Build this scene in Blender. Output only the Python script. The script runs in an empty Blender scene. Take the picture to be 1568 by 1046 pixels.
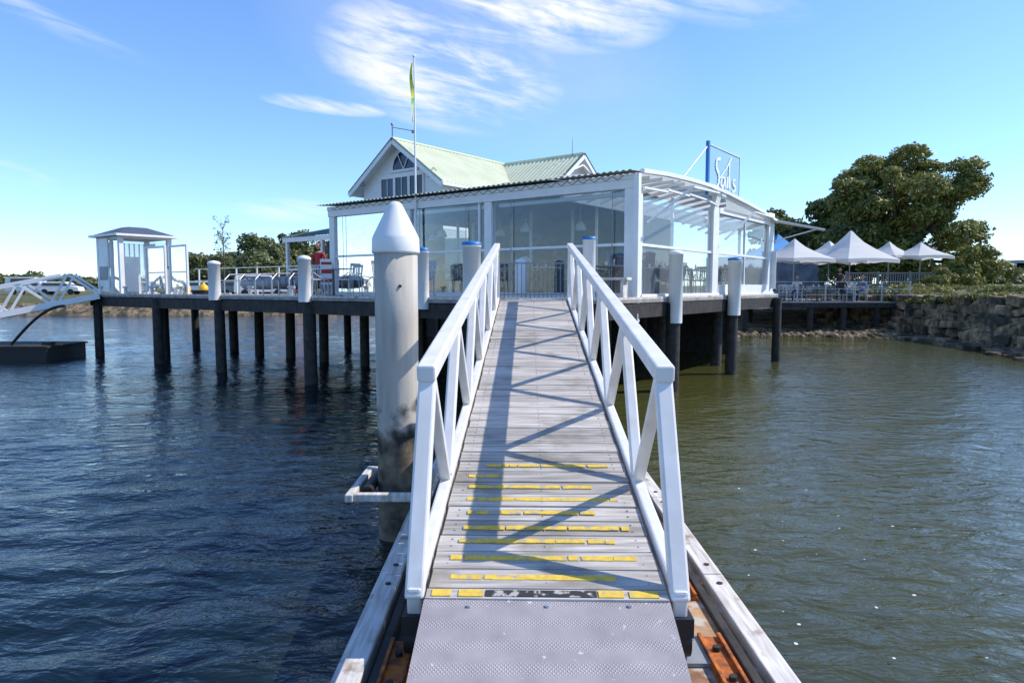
import bpy, math, random
import numpy as np
from mathutils import Vector, Matrix
random.seed(7); rng=np.random.default_rng(7)
scene=bpy.context.scene
scene.view_settings.view_transform='Standard'
scene.view_settings.look='None'
scene.view_settings.exposure=0
CZ=2.35; F=1045.0; PITCH=math.atan(83/1045)
cP,sP=math.cos(PITCH),math.sin(PITCH)
def P(x,y,Y):
    a=(x-784)/F; b=-(y-523)/F
    dy=cP+b*sP; dz=-sP+b*cP
    t=Y/dy
    return Vector((a*t,Y,CZ+dz*t))
ZUP=Vector((0,0,1))
# ------------------------------------------------------------------ mesh builder
class MB:
    def __init__(s): s.v=[];s.f=[];s.m=[];s.r=[];s.sm=[]
    def add(s,vs,fs,mat=0,r=None,smooth=False):
        o=len(s.v); s.v.extend([tuple(v) for v in vs])
        if r is None: r=random.random()
        for f in fs:
            s.f.append(tuple(i+o for i in f)); s.m.append(mat); s.r.append(r); s.sm.append(smooth)
    def obox(s,c,ax,ay,az,mat=0,r=None):
        c=Vector(c);vs=[]
        for k in (-1,1):
            for j in (-1,1):
                for i in (-1,1):
                    vs.append(c+ax*i+ay*j+az*k)
        s.add(vs,[(0,2,3,1),(4,5,7,6),(0,1,5,4),(2,6,7,3),(0,4,6,2),(1,3,7,5)],mat,r)
    def box(s,c,size,rz=0,mat=0,r=None):
        cx,sx=math.cos(rz),math.sin(rz)
        s.obox(c,Vector((cx,sx,0))*size[0]/2,Vector((-sx,cx,0))*size[1]/2,Vector((0,0,size[2]/2)),mat,r)
    def beam(s,p,q,w,h,mat=0,up=ZUP,r=None):
        p=Vector(p);q=Vector(q);d=(q-p);L=d.length;d=d/L
        sd=d.cross(up)
        if sd.length<1e-3: sd=Vector((1,0,0))
        sd.normalize();u=sd.cross(d)
        s.obox((p+q)/2,d*L/2,sd*w/2,u*h/2,mat,r)
    def cyl(s,p,q,r1,r2=None,n=12,mat=0,caps=True,r=None,smooth=True):
        if r2 is None:r2=r1
        p=Vector(p);q=Vector(q);d=(q-p).normalized()
        a=d.orthogonal().normalized();b=d.cross(a)
        vs=[]
        for c,rr in((p,r1),(q,r2)):
            for i in range(n):
                t=2*math.pi*i/n
                vs.append(c+(a*math.cos(t)+b*math.sin(t))*rr)
        if r is None:r=random.random()
        s.add(vs,[(i,(i+1)%n,n+(i+1)%n,n+i) for i in range(n)],mat,r,smooth)
        if caps:
            s.add(vs[:n],[tuple(range(n-1,-1,-1))],mat,r)
            s.add(vs[n:],[tuple(range(n))],mat,r)
    def lathe(s,o,prof,n=24,mat=0,smooth=True,r=None):
        o=Vector(o);vs=[]
        for rr,z in prof:
            for i in range(n):
                t=2*math.pi*i/n
                vs.append(o+Vector((rr*math.cos(t),rr*math.sin(t),z)))
        fs=[]
        for k in range(len(prof)-1):
            for i in range(n):
                fs.append((k*n+i,k*n+(i+1)%n,(k+1)*n+(i+1)%n,(k+1)*n+i))
        fs.append(tuple((len(prof)-1)*n+i for i in range(n)))
        s.add(vs,fs,mat,r,smooth)
    def tube(s,pts,rad,n=8,mat=0):
        for a,b in zip(pts[:-1],pts[1:]): s.cyl(a,b,rad,rad,n,mat)
    def corr(s,p00,p10,p11,p01,per=0.2,amp=0.02,mat=0):
        p00,p10,p11,p01=map(Vector,(p00,p10,p11,p01))
        L=(p10-p00).length;n=max(2,int(L/per*6))
        nrm=(p10-p00).cross(p01-p00).normalized()
        if nrm.z<0:nrm=-nrm
        vs=[];rr=random.random()
        for i in range(n+1):
            t=i/n;o=nrm*amp*math.sin(2*math.pi*t*L/per)
            vs.append(p00.lerp(p10,t)+o);vs.append(p01.lerp(p11,t)+o)
        s.add(vs,[(2*i,2*i+2,2*i+3,2*i+1) for i in range(n)],mat,rr,True)
    def obj(s,name,mats,parent=None,bevel=0):
        me=bpy.data.meshes.new(name)
        me.from_pydata(s.v,[],s.f);me.update()
        for m in mats: me.materials.append(m)
        me.polygons.foreach_set('material_index',s.m)
        me.polygons.foreach_set('use_smooth',s.sm)
        at=me.attributes.new('rnd','FLOAT','FACE');at.data.foreach_set('value',s.r)
        o=bpy.data.objects.new(name,me);scene.collection.objects.link(o)
        if parent:o.parent=parent
        if bevel:
            b=o.modifiers.new('bev','BEVEL');b.width=bevel;b.segments=2;b.limit_method='ANGLE'
        return o
def empty(name):
    e=bpy.data.objects.new(name,None);scene.collection.objects.link(e);return e
# ------------------------------------------------------------------ materials
def newmat(name):
    m=bpy.data.materials.new(name);m.use_nodes=True
    nt=m.node_tree;b=nt.nodes['Principled BSDF'];return m,nt,b
def pm(name,c1,c2=None,scale=3.0,rough=0.6,metal=0.0,bump=0.0,bscale=20,stretch=(1,1,1),rnd=0.0,detail=6,lo=0.35,hi=0.65,spec=0.5,c3=None,s3=1.2,lo3=.5,hi3=.62,bd=.02):
    m,nt,b=newmat(name);N=nt.nodes;Lk=nt.links
    tc=N.new('ShaderNodeTexCoord');mp=N.new('ShaderNodeMapping');mp.inputs['Scale'].default_value=stretch
    Lk.new(tc.outputs['Object'],mp.inputs['Vector'])
    no=N.new('ShaderNodeTexNoise');no.inputs['Scale'].default_value=scale;no.inputs['Detail'].default_value=detail
    Lk.new(mp.outputs[0],no.inputs['Vector'])
    if c2 is None:c2=tuple(x*.86 for x in c1)
    cr=N.new('ShaderNodeValToRGB');cr.color_ramp.elements[0].position=lo;cr.color_ramp.elements[1].position=hi
    cr.color_ramp.elements[0].color=(*c2,1);cr.color_ramp.elements[1].color=(*c1,1)
    Lk.new(no.outputs['Fac'],cr.inputs[0]);col=cr.outputs[0]
    if c3:
        n3=N.new('ShaderNodeTexNoise');n3.inputs['Scale'].default_value=s3;n3.inputs['Detail'].default_value=8
        Lk.new(tc.outputs['Object'],n3.inputs['Vector'])
        mr=N.new('ShaderNodeMapRange');mr.inputs[1].default_value=lo3;mr.inputs[2].default_value=hi3
        Lk.new(n3.outputs['Fac'],mr.inputs[0])
        mx=N.new('ShaderNodeMix');mx.data_type='RGBA';Lk.new(mr.outputs[0],mx.inputs[0]);Lk.new(col,mx.inputs[6]);mx.inputs[7].default_value=(*c3,1);col=mx.outputs[2]
    if rnd>0:
        at=N.new('ShaderNodeAttribute');at.attribute_name='rnd'
        mr=N.new('ShaderNodeMapRange');mr.inputs[3].default_value=1-rnd;mr.inputs[4].default_value=1+rnd
        Lk.new(at.outputs['Fac'],mr.inputs[0])
        vm=N.new('ShaderNodeVectorMath');vm.operation='SCALE';Lk.new(col,vm.inputs[0]);Lk.new(mr.outputs[0],vm.inputs['Scale']);col=vm.outputs[0]
    Lk.new(col,b.inputs['Base Color'])
    b.inputs['Roughness'].default_value=rough;b.inputs['Metallic'].default_value=metal
    b.inputs['Specular IOR Level'].default_value=spec
    if bump>0:
        nb=N.new('ShaderNodeTexNoise');nb.inputs['Scale'].default_value=bscale;nb.inputs['Detail'].default_value=5
        Lk.new(mp.outputs[0],nb.inputs['Vector'])
        bp=N.new('ShaderNodeBump');bp.inputs['Strength'].default_value=bump;bp.inputs['Distance'].default_value=bd
        Lk.new(nb.outputs['Fac'],bp.inputs['Height']);Lk.new(bp.outputs[0],b.inputs['Normal'])
    return m
M={}
M['white']=pm('white_paint',(.82,.82,.80),(.75,.75,.73),3,.45,rnd=.03)
M['alum']=pm('painted_aluminium',(.81,.79,.76),(.71,.69,.66),5,.42,bump=.08,bscale=40,rnd=.02,bd=.005,c3=(.52,.48,.42),s3=2.5,lo3=.58,hi3=.76)
M['plank']=pm('weathered_planks',(.57,.53,.48),(.31,.28,.25),9,.8,bump=.8,bscale=14,stretch=(.25,3.5,1),rnd=.20,bd=.012,c3=(.25,.225,.19),s3=2.4,lo3=.54,hi3=.7)
M['deckwood']=pm('deck_boards',(.36,.33,.30),(.22,.2,.18),4,.8,bump=.5,rnd=.15)
M['darkwood']=pm('dark_tarred_timber',(.045,.038,.033),(.018,.016,.014),6,.75,bump=.5,bscale=12,rnd=.2)
M['black']=pm('black_rubber',(.015,.015,.016),None,5,.6)
M['rust']=pm('rusted_steel',(.62,.17,.015),(.16,.05,.02),14,.75,bump=.6,bscale=30,bd=.004)
M['rustdeck']=pm('rust_stained_deck',(.54,.34,.18),(.24,.12,.06),5,.8,bump=.5,bscale=30,bd=.004,c3=(.50,.45,.38),s3=7,lo3=.52,hi3=.6)
M['oldwhite']=pm('weathered_white_timber',(.76,.73,.68),(.48,.43,.38),7,.75,bump=.6,bscale=12,stretch=(4,.4,1),rnd=.08,bd=.008,c3=(.32,.25,.18),s3=5,lo3=.60,hi3=.70)
M['steel']=pm('galvanised_steel',(.55,.56,.57),(.4,.41,.42),6,.45,metal=.6)
M['yellow']=pm('yellow_antislip_tape',(.80,.55,.07),(.62,.42,.06),30,.8,c3=(.40,.36,.28),s3=14,lo3=.56,hi3=.64)
M['hazard']=pm('worn_black_edge',(.03,.03,.03),(.42,.40,.37),22,.8,lo=.42,hi=.48,bump=.5,bscale=90,bd=.003)
M['grey']=pm('grey_plastic',(.3,.31,.32),None,5,.5)
M['roofgrey']=pm('aged_roof_sheet',(.36,.40,.36),(.26,.29,.27),2,.55)
M['roofgreen']=pm('pale_green_roof_sheet',(.64,.67,.48),(.56,.59,.41),1.2,.6,spec=.3)
M['greenroof2']=pm('dark_green_sheet',(.10,.17,.14),(.07,.12,.10),2,.6)
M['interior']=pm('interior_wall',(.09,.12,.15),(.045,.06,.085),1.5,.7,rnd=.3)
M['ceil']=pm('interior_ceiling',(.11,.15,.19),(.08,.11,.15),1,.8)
M['chair']=pm('chair_frame',(.10,.11,.12),None,6,.4,metal=.4)
M['chairw']=pm('white_chair_frame',(.6,.6,.6),None,6,.4)
M['tabletop']=pm('table_top',(.68,.66,.62),(.55,.53,.5),5,.5)
M['blue']=pm('blue_paint',(.03,.20,.50),(.025,.15,.4),3,.5)
M['bluefab']=pm('blue_canvas',(.05,.25,.55),None,3,.8)
M['red']=pm('red_paint',(.5,.03,.025),None,3,.5)
M['yel']=pm('yellow_plastic',(.8,.5,.03),None,3,.4)
M['rock']=pm('sandstone_blocks',(.38,.27,.15),(.11,.085,.05),4,.9,bump=1,bscale=9,rnd=.45,c3=(.05,.048,.03),s3=1.5,lo3=.46,hi3=.6)
M['ground']=pm('ground_grass',(.12,.13,.04),(.16,.125,.07),.8,.95,bump=.6,bscale=6,c3=(.06,.08,.02),s3=2,lo3=.45,hi3=.58)
M['sand']=pm('tidal_sand',(.42,.33,.20),(.26,.2,.12),2,.9,bump=.5,bscale=5,c3=(.08,.08,.045),s3=1.2,lo3=.50,hi3=.6)
M['bark']=pm('bark',(.15,.12,.09),(.08,.065,.05),6,.9,bump=.8,bscale=15,stretch=(1,1,.3))
M['skin']=pm('skin',(.50,.30,.21),None,8,.5)
M['hair']=pm('hair',(.05,.03,.02),None,20,.6)
M['denim']=pm('denim',(.05,.07,.12),None,20,.8)
M['shirt1']=pm('white_shirt',(.7,.7,.7),None,20,.8)
M['shirt2']=pm('red_shirt',(.45,.04,.04),None,20,.8)
M['shirt3']=pm('blue_shirt',(.1,.2,.4),None,20,.8)
M['shirt4']=pm('black_shirt',(.03,.03,.035),None,20,.8)
M['building_far']=pm('far_building_wall',(.6,.6,.58),None,.5,.8)
M['winglass']=pm('dark_window_glass',(.02,.035,.07),(.01,.02,.045),1.2,.12,spec=.5)
M['foam']=pm('foam',(.7,.7,.66),None,20,.8)
def weatherboard():
    m,nt,b=newmat('weatherboards');N=nt.nodes;L=nt.links
    tc=N.new('ShaderNodeTexCoord');sx=N.new('ShaderNodeSeparateXYZ');L.new(tc.outputs['Object'],sx.inputs[0])
    a=N.new('ShaderNodeMath');a.operation='MULTIPLY';a.inputs[1].default_value=6.0;L.new(sx.outputs[2],a.inputs[0])
    f=N.new('ShaderNodeMath');f.operation='FRACT';L.new(a.outputs[0],f.inputs[0])
    bp=N.new('ShaderNodeBump');bp.inputs['Distance'].default_value=.02;bp.inputs['Strength'].default_value=.8;bp.invert=True
    L.new(f.outputs[0],bp.inputs['Height']);L.new(bp.outputs[0],b.inputs['Normal'])
    no=N.new('ShaderNodeTexNoise');no.inputs['Scale'].default_value=2;cr=N.new('ShaderNodeValToRGB')
    cr.color_ramp.elements[0].color=(.76,.77,.76,1);cr.color_ramp.elements[1].color=(.84,.84,.82,1)
    L.new(tc.outputs['Object'],no.inputs['Vector']);L.new(no.outputs['Fac'],cr.inputs[0]);L.new(cr.outputs[0],b.inputs['Base Color'])
    b.inputs['Roughness'].default_value=.6;return m
M['wb']=weatherboard()
def plate():
    m,nt,b=newmat('chequer_plate');N=nt.nodes;L=nt.links
    tc=N.new('ShaderNodeTexCoord');mp=N.new('ShaderNodeMapping');mp.inputs['Scale'].default_value=(72,58,30);mp.inputs['Rotation'].default_value=(0,0,.78)
    L.new(tc.outputs['Object'],mp.inputs['Vector'])
    vo=N.new('ShaderNodeTexVoronoi');vo.inputs['Scale'].default_value=1;vo.inputs['Randomness'].default_value=.1;L.new(mp.outputs[0],vo.inputs['Vector'])
    mr=N.new('ShaderNodeMapRange');mr.inputs[1].default_value=.15;mr.inputs[2].default_value=.4;mr.inputs[3].default_value=1;mr.inputs[4].default_value=0
    L.new(vo.outputs['Distance'],mr.inputs[0])
    bp=N.new('ShaderNodeBump');bp.inputs['Strength'].default_value=.7;bp.inputs['Distance'].default_value=.004
    L.new(mr.outputs[0],bp.inputs['Height']);L.new(bp.outputs[0],b.inputs['Normal'])
    no=N.new('ShaderNodeTexNoise');no.inputs['Scale'].default_value=6;no.inputs['Detail'].default_value=8;L.new(tc.outputs['Object'],no.inputs['Vector'])
    cr=N.new('ShaderNodeValToRGB');cr.color_ramp.elements[0].position=.35;cr.color_ramp.elements[1].position=.7
    cr.color_ramp.elements[0].color=(.42,.38,.39,1);cr.color_ramp.elements[1].color=(.54,.49,.49,1);L.new(no.outputs['Fac'],cr.inputs[0])
    n2=N.new('ShaderNodeTexNoise');n2.inputs['Scale'].default_value=16;n2.inputs['Detail'].default_value=6;L.new(tc.outputs['Object'],n2.inputs['Vector'])
    m2=N.new('ShaderNodeMapRange');m2.inputs[1].default_value=.66;m2.inputs[2].default_value=.72;L.new(n2.outputs['Fac'],m2.inputs[0])
    mx=N.new('ShaderNodeMix');mx.data_type='RGBA';mx.blend_type='MULTIPLY';mx.inputs[0].default_value=.30
    L.new(cr.outputs[0],mx.inputs[6]);L.new(mr.outputs[0],mx.inputs[7])
    mx2=N.new('ShaderNodeMix');mx2.data_type='RGBA';L.new(m2.outputs[0],mx2.inputs[0]);L.new(mx.outputs[2],mx2.inputs[6]);mx2.inputs[7].default_value=(.72,.71,.7,1)
    L.new(mx2.outputs[2],b.inputs['Base Color'])
    b.inputs['Roughness'].default_value=.65;return m
M['plate']=plate()
def glass(name,tint,refl,haze,hz=(.55,.62,.68)):
    m=bpy.data.materials.new(name);m.use_nodes=True;nt=m.node_tree;N=nt.nodes;L=nt.links
    for n in list(N):N.remove(n)
    out=N.new('ShaderNodeOutputMaterial');tr=N.new('ShaderNodeBsdfTransparent');tr.inputs[0].default_value=(*tint,1)
    gl=N.new('ShaderNodeBsdfGlossy');gl.inputs['Roughness'].default_value=.04
    df=N.new('ShaderNodeBsdfDiffuse');df.inputs[0].default_value=(*hz,1)
    fr=N.new('ShaderNodeFresnel');fr.inputs[0].default_value=1.35
    ad=N.new('ShaderNodeMath');ad.operation='ADD';ad.use_clamp=True;ad.inputs[1].default_value=refl;L.new(fr.outputs[0],ad.inputs[0])
    tcx=N.new('ShaderNodeTexCoord');nb=N.new('ShaderNodeTexNoise');nb.inputs['Scale'].default_value=1.6;L.new(tcx.outputs['Object'],nb.inputs['Vector'])
    bp=N.new('ShaderNodeBump');bp.inputs['Strength'].default_value=.15;bp.inputs['Distance'].default_value=.05;L.new(nb.outputs['Fac'],bp.inputs['Height']);L.new(bp.outputs[0],gl.inputs['Normal'])
    m1=N.new('ShaderNodeMixShader');m1.inputs[0].default_value=haze;L.new(tr.outputs[0],m1.inputs[1]);L.new(df.outputs[0],m1.inputs[2])
    m2=N.new('ShaderNodeMixShader');L.new(ad.outputs[0],m2.inputs[0]);L.new(m1.outputs[0],m2.inputs[1]);L.new(gl.outputs[0],m2.inputs[2])
    L.new(m2.outputs[0],out.inputs[0]);return m
M['pvc']=glass('clear_blind',(.68,.78,.84),.05,.05)
M['pvcs']=glass('hazy_clear_blind',(.88,.94,.98),.05,.18,(.60,.70,.78))
M['glass']=glass('window_glass',(.10,.16,.24),.05,.02)
def transl(name,c,f=.5):
    m,nt,b=newmat(name);N=nt.nodes;L=nt.links;b.inputs['Roughness'].default_value=.8
    no=N.new('ShaderNodeTexNoise');no.inputs['Scale'].default_value=2;cr=N.new('ShaderNodeValToRGB');cr.color_ramp.elements[0].color=(c[0]*.88,c[1]*.88,c[2]*.88,1);cr.color_ramp.elements[1].color=(*c,1)
    L.new(no.outputs['Fac'],cr.inputs[0]);L.new(cr.outputs[0],b.inputs['Base Color'])
    t=N.new('ShaderNodeBsdfTranslucent');t.inputs[0].default_value=(*c,1);mx=N.new('ShaderNodeMixShader');mx.inputs[0].default_value=f
    L.new(b.outputs[0],mx.inputs[1]);L.new(t.outputs[0],mx.inputs[2]);L.new(mx.outputs[0],N['Material Output'].inputs[0]);return m
M['canvas']=transl('white_canvas',(.80,.80,.78),.35)
M['polyroof']=transl('translucent_roof',(.78,.80,.78),.5)
M['signpanel']=transl('sign_panel_film',(.40,.68,.86),.25)
def leafmat(name,c1,c2):
    m,nt,b=newmat(name);N=nt.nodes;L=nt.links
    at=N.new('ShaderNodeAttribute');at.attribute_name='rnd'
    cr=N.new('ShaderNodeValToRGB');cr.color_ramp.elements[0].color=(*c2,1);cr.color_ramp.elements[1].color=(*c1,1);L.new(at.outputs['Fac'],cr.inputs[0])
    L.new(cr.outputs[0],b.inputs['Base Color']);b.inputs['Roughness'].default_value=.5
    t=N.new('ShaderNodeBsdfTranslucent');L.new(cr.outputs[0],t.inputs[0]);mx=N.new('ShaderNodeMixShader');mx.inputs[0].default_value=.35
    L.new(b.outputs[0],mx.inputs[1]);L.new(t.outputs[0],mx.inputs[2]);L.new(mx.outputs[0],N['Material Output'].inputs[0]);return m
M['leaf']=leafmat('fig_foliage',(.30,.30,.065),(.11,.135,.035))
M['leaf2']=leafmat('dark_foliage',(.15,.185,.045),(.055,.075,.02))
M['leaf3']=leafmat('distant_foliage',(.21,.23,.08),(.08,.105,.04))
M['grassleaf']=leafmat('grass_blades',(.28,.27,.06),(.10,.12,.025))
def pilemat():
    m,nt,b=newmat('concrete_pile');N=nt.nodes;L=nt.links
    tc=N.new('ShaderNodeTexCoord');sx=N.new('ShaderNodeSeparateXYZ');L.new(tc.outputs['Object'],sx.inputs[0])
    no=N.new('ShaderNodeTexNoise');no.inputs['Scale'].default_value=5;no.inputs['Detail'].default_value=8;L.new(tc.outputs['Object'],no.inputs['Vector'])
    ma=N.new('ShaderNodeMath');ma.operation='MULTIPLY_ADD';ma.inputs[1].default_value=1.2;L.new(no.outputs['Fac'],ma.inputs[0]);L.new(sx.outputs[2],ma.inputs[2])
    mr=N.new('ShaderNodeMapRange');mr.inputs[1].default_value=1.62;mr.inputs[2].default_value=1.84;L.new(ma.outputs[0],mr.inputs[0])
    cr=N.new('ShaderNodeValToRGB');cr.color_ramp.elements[0].position=.3;cr.color_ramp.elements[1].position=.7
    cr.color_ramp.elements[0].color=(.38,.34,.29,1);cr.color_ramp.elements[1].color=(.52,.48,.42,1)
    mp=N.new('ShaderNodeMapping');mp.inputs['Scale'].default_value=(6,6,.7);L.new(tc.outputs['Object'],mp.inputs[0])
    n2=N.new('ShaderNodeTexNoise');n2.inputs['Scale'].default_value=2;n2.inputs['Detail'].default_value=6;L.new(mp.outputs[0],n2.inputs['Vector']);L.new(n2.outputs['Fac'],cr.inputs[0])
    c2=N.new('ShaderNodeValToRGB');c2.color_ramp.elements[0].position=.4;c2.color_ramp.elements[1].position=.66
    c2.color_ramp.elements[0].color=(.03,.028,.02,1);c2.color_ramp.elements[1].color=(.22,.18,.13,1);L.new(no.outputs['Fac'],c2.inputs[0])
    mx=N.new('ShaderNodeMix');mx.data_type='RGBA';L.new(mr.outputs[0],mx.inputs[0]);L.new(c2.outputs[0],mx.inputs[6]);L.new(cr.outputs[0],mx.inputs[7])
    L.new(mx.outputs[2],b.inputs['Base Color']);b.inputs['Roughness'].default_value=.8
    bp=N.new('ShaderNodeBump');bp.inputs['Strength'].default_value=.3;bp.inputs['Distance'].default_value=.006;nb=N.new('ShaderNodeTexNoise');nb.inputs['Scale'].default_value=45;L.new(tc.outputs['Object'],nb.inputs['Vector']);L.new(nb.outputs['Fac'],bp.inputs['Height']);L.new(bp.outputs[0],b.inputs['Normal'])
    return m
M['pile']=pilemat()
# ------------------------------------------------------------------ local frame of wharf
TH=math.radians(37);cT,sT=math.cos(TH),math.sin(TH)
C0=Vector((2.56,14.4,0))
U=Vector((-cT,sT,0));V=Vector((sT,cT,0))
def Lc(u,v,z):
    p=C0+U*u+V*v;p.z=z;return p
def lbox(mb,u0,u1,v0,v1,z0,z1,mat=0,r=None):
    mb.obox(Lc((u0+u1)/2,(v0+v1)/2,(z0+z1)/2),-U*abs(u1-u0)/2,V*abs(v1-v0)/2,Vector((0,0,abs(z1-z0)/2)),mat,r)
def pane_u(mb,u0,u1,v,z0,z1,mat=0): mb.add([Lc(u0,v,z0),Lc(u1,v,z0),Lc(u1,v,z1),Lc(u0,v,z1)],[(0,1,2,3)],mat)
def pane_v(mb,u,v0,v1,z0,z1,mat=0): mb.add([Lc(u,v0,z0),Lc(u,v1,z0),Lc(u,v1,z1),Lc(u,v0,z1)],[(0,1,2,3)],mat)
DZ=2.10
# ------------------------------------------------------------------ WATER
def water():
    def axis(lims,base,grow,mx):
        out=[0.0];s=base
        while out[-1]<lims:
            out.append(out[-1]+s)
            if out[-1]>6:s=min(s*grow,mx)
        return np.array(out)
    xs=axis(1500,.06,1.012,60);xs=np.concatenate([-xs[::-1][:-1],xs])
    ys=[-60,-30,-15,-6,-2,0,1.0];y=1.0;s=.045
    while y<2500:
        if y>4:s=.045*(y/4)**1.2
        y+=s;ys.append(y)
    ys=np.array(ys)
    X,Y=np.meshgrid(xs,ys)
    r=np.random.default_rng(3);Z=np.zeros_like(X)
    D=np.hypot(X,Y)
    for i in range(54):
        lam=.20*(1.068**i)
        ang=r.normal(1.80,.45);k=2*math.pi/lam
        slope=.038 if lam<1.0 else (.019 if lam<2.5 else .009)
        amp=slope/k
        res=np.clip((lam/(.0125*np.maximum(D,4))-3)/3,0,1)
        ph=r.uniform(0,6.28)
        arg=k*(X*math.cos(ang)+Y*math.sin(ang))+ph+1.6*np.sin(X*.61*math.cos(ang*3)+Y*.43+ph)+.8*np.sin(X*1.3-Y*.9+ph*3)
        gust=.5+.5*np.sin(X*.21+ph)*np.sin(Y*.33+2*ph)
        side=1.0-.18*np.tanh(X/3)
        Z+=amp*res*np.sin(arg)*gust*side
    nx,ny=len(xs),len(ys)
    me=bpy.data.meshes.new('water')
    co=np.stack([X,Y,Z],-1).reshape(-1,3).astype(np.float32)
    idx=np.arange(nx*ny).reshape(ny,nx)
    q=np.stack([idx[:-1,:-1],idx[:-1,1:],idx[1:,1:],idx[1:,:-1]],-1).reshape(-1,4)
    me.vertices.add(len(co));me.vertices.foreach_set('co',co.ravel())
    me.loops.add(q.size);me.loops.foreach_set('vertex_index',q.ravel().astype(np.int32))
    me.polygons.add(len(q));me.polygons.foreach_set('loop_start',np.arange(0,q.size,4,dtype=np.int32));me.polygons.foreach_set('loop_total',np.full(len(q),4,dtype=np.int32))
    me.update(calc_edges=True);me.polygons.foreach_set('use_smooth',np.ones(len(q),bool))
    o=bpy.data.objects.new('water',me);scene.collection.objects.link(o)
    m,nt,b=newmat('river_water');N=nt.nodes;L=nt.links
    tc=N.new('ShaderNodeTexCoord')
    sx=N.new('ShaderNodeSeparateXYZ');L.new(tc.outputs['Object'],sx.inputs[0])
    nz=N.new('ShaderNodeTexNoise');nz.inputs['Scale'].default_value=.15;nz.inputs['Detail'].default_value=3;L.new(tc.outputs['Object'],nz.inputs['Vector'])
    xy=N.new('ShaderNodeMath');xy.operation='MULTIPLY_ADD';xy.inputs[1].default_value=.15;L.new(sx.outputs[1],xy.inputs[0]);L.new(sx.outputs[0],xy.inputs[2])
    ma=N.new('ShaderNodeMath');ma.operation='MULTIPLY_ADD';ma.inputs[1].default_value=4;L.new(nz.outputs['Fac'],ma.inputs[0]);L.new(xy.outputs[0],ma.inputs[2])
    mr=N.new('ShaderNodeMapRange');mr.inputs[1].default_value=.5;mr.inputs[2].default_value=6;L.new(ma.outputs[0],mr.inputs[0])
    mx=N.new('ShaderNodeMix');mx.data_type='RGBA';mx.inputs[6].default_value=(.004,.012,.017,1);mx.inputs[7].default_value=(.066,.068,.020,1)
    L.new(mr.outputs[0],mx.inputs[0]);L.new(mx.outputs[2],b.inputs['Base Color'])
    b.inputs['Roughness'].default_value=.04;b.inputs['IOR'].default_value=1.36
    mp=N.new('ShaderNodeMapping');mp.inputs['Scale'].default_value=(1,1.8,1);mp.inputs['Rotation'].default_value=(0,0,.25);L.new(tc.outputs['Object'],mp.inputs[0])
    n1=N.new('ShaderNodeTexNoise');n1.inputs['Scale'].default_value=9;n1.inputs['Detail'].default_value=3;L.new(mp.outputs[0],n1.inputs['Vector'])
    n2=N.new('ShaderNodeTexNoise');n2.inputs['Scale'].default_value=2.6;n2.inputs['Detail'].default_value=4;n2.inputs['Distortion'].default_value=.4;L.new(mp.outputs[0],n2.inputs['Vector'])
    b1=N.new('ShaderNodeBump');b1.inputs['Strength'].default_value=.4;b1.inputs['Distance'].default_value=.016;L.new(n1.outputs['Fac'],b1.inputs['Height'])
    b2=N.new('ShaderNodeBump');b2.inputs['Strength'].default_value=.65;b2.inputs['Distance'].default_value=.08;L.new(n2.outputs['Fac'],b2.inputs['Height']);L.new(b1.outputs[0],b2.inputs['Normal'])
    L.new(b2.outputs[0],b.inputs['Normal'])
    me.materials.append(m)
water()
W=MB()
for i in range(46):
    x=random.gauss(2.7,.8);y=random.gauss(5.3,1.6)
    if x<1.6:continue
    s=random.uniform(.004,.018);c=Vector((x,y,.030));n_=7
    W.add([c+Vector((math.cos(2*math.pi*k/n_)*s*random.uniform(.5,1.3),math.sin(2*math.pi*k/n_)*s*random.uniform(.5,1.3),0)) for k in range(n_)],[tuple(range(n_))],0)
W.obj('floating_foam',[M['foam']])
# ------------------------------------------------------------------ GANGWAY
g0=Vector((.18,3.415,.75));gdir=Vector((.0235,1,.1404)).normalized()
gs=Vector((1,-.0235,0)).normalized();gn=gs.cross(gdir).normalized()
GL=9.86;HW=.63
def G(x,t,h):return g0+gs*x+gdir*t+gn*h
gw=empty('gangway')
mb=MB();t=.075;PW=.1935
prow=[]
while t<GL:
    jit=random.uniform(-.003,.003);prow.append(t+PW/2)
    tl=random.uniform(-.0015,.0015)
    mb.obox(G(random.uniform(-.006,.006),t+PW/2,-.02+jit),gs*HW+gn*tl,gdir*(PW/2-random.uniform(.005,.0085)),gn*.02,0);t+=PW
mb.obj('planks',[M['plank']],gw,bevel=.004)
mb=MB()
for t in prow:
    for x in(-.55,.0,.55):
        for dt in(-.04,.04): mb.cyl(G(x+random.uniform(-.008,.008),t+dt,-.004),G(x,t+dt,.003),.006,n=6,mat=0)
mb.obj('deck_screws',[M['grey']],gw)
mb=MB()
mb.obox(G(0,.03,-.02),gs*HW,gdir*.042,gn*.021,0)
for x0,x1 in((-.6,-.5),(-.46,-.33),(.27,.4),(.43,.58)):
    mb.obox(G((x0+x1)/2,.03,.004),gs*(x1-x0)/2,gdir*.030,gn*.003,1)
mb.obox(G(-.03,.03,.004),gs*.29,gdir*.028,gn*.002,2)
mb.obj('nosing',[M['plank'],M['yellow'],M['hazard']],gw)
mb=MB()
rows=[(690,942),(690,973),(700,940),(710,962),(712,910),(715,945),(715,905),(718,770),(745,930)]
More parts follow.
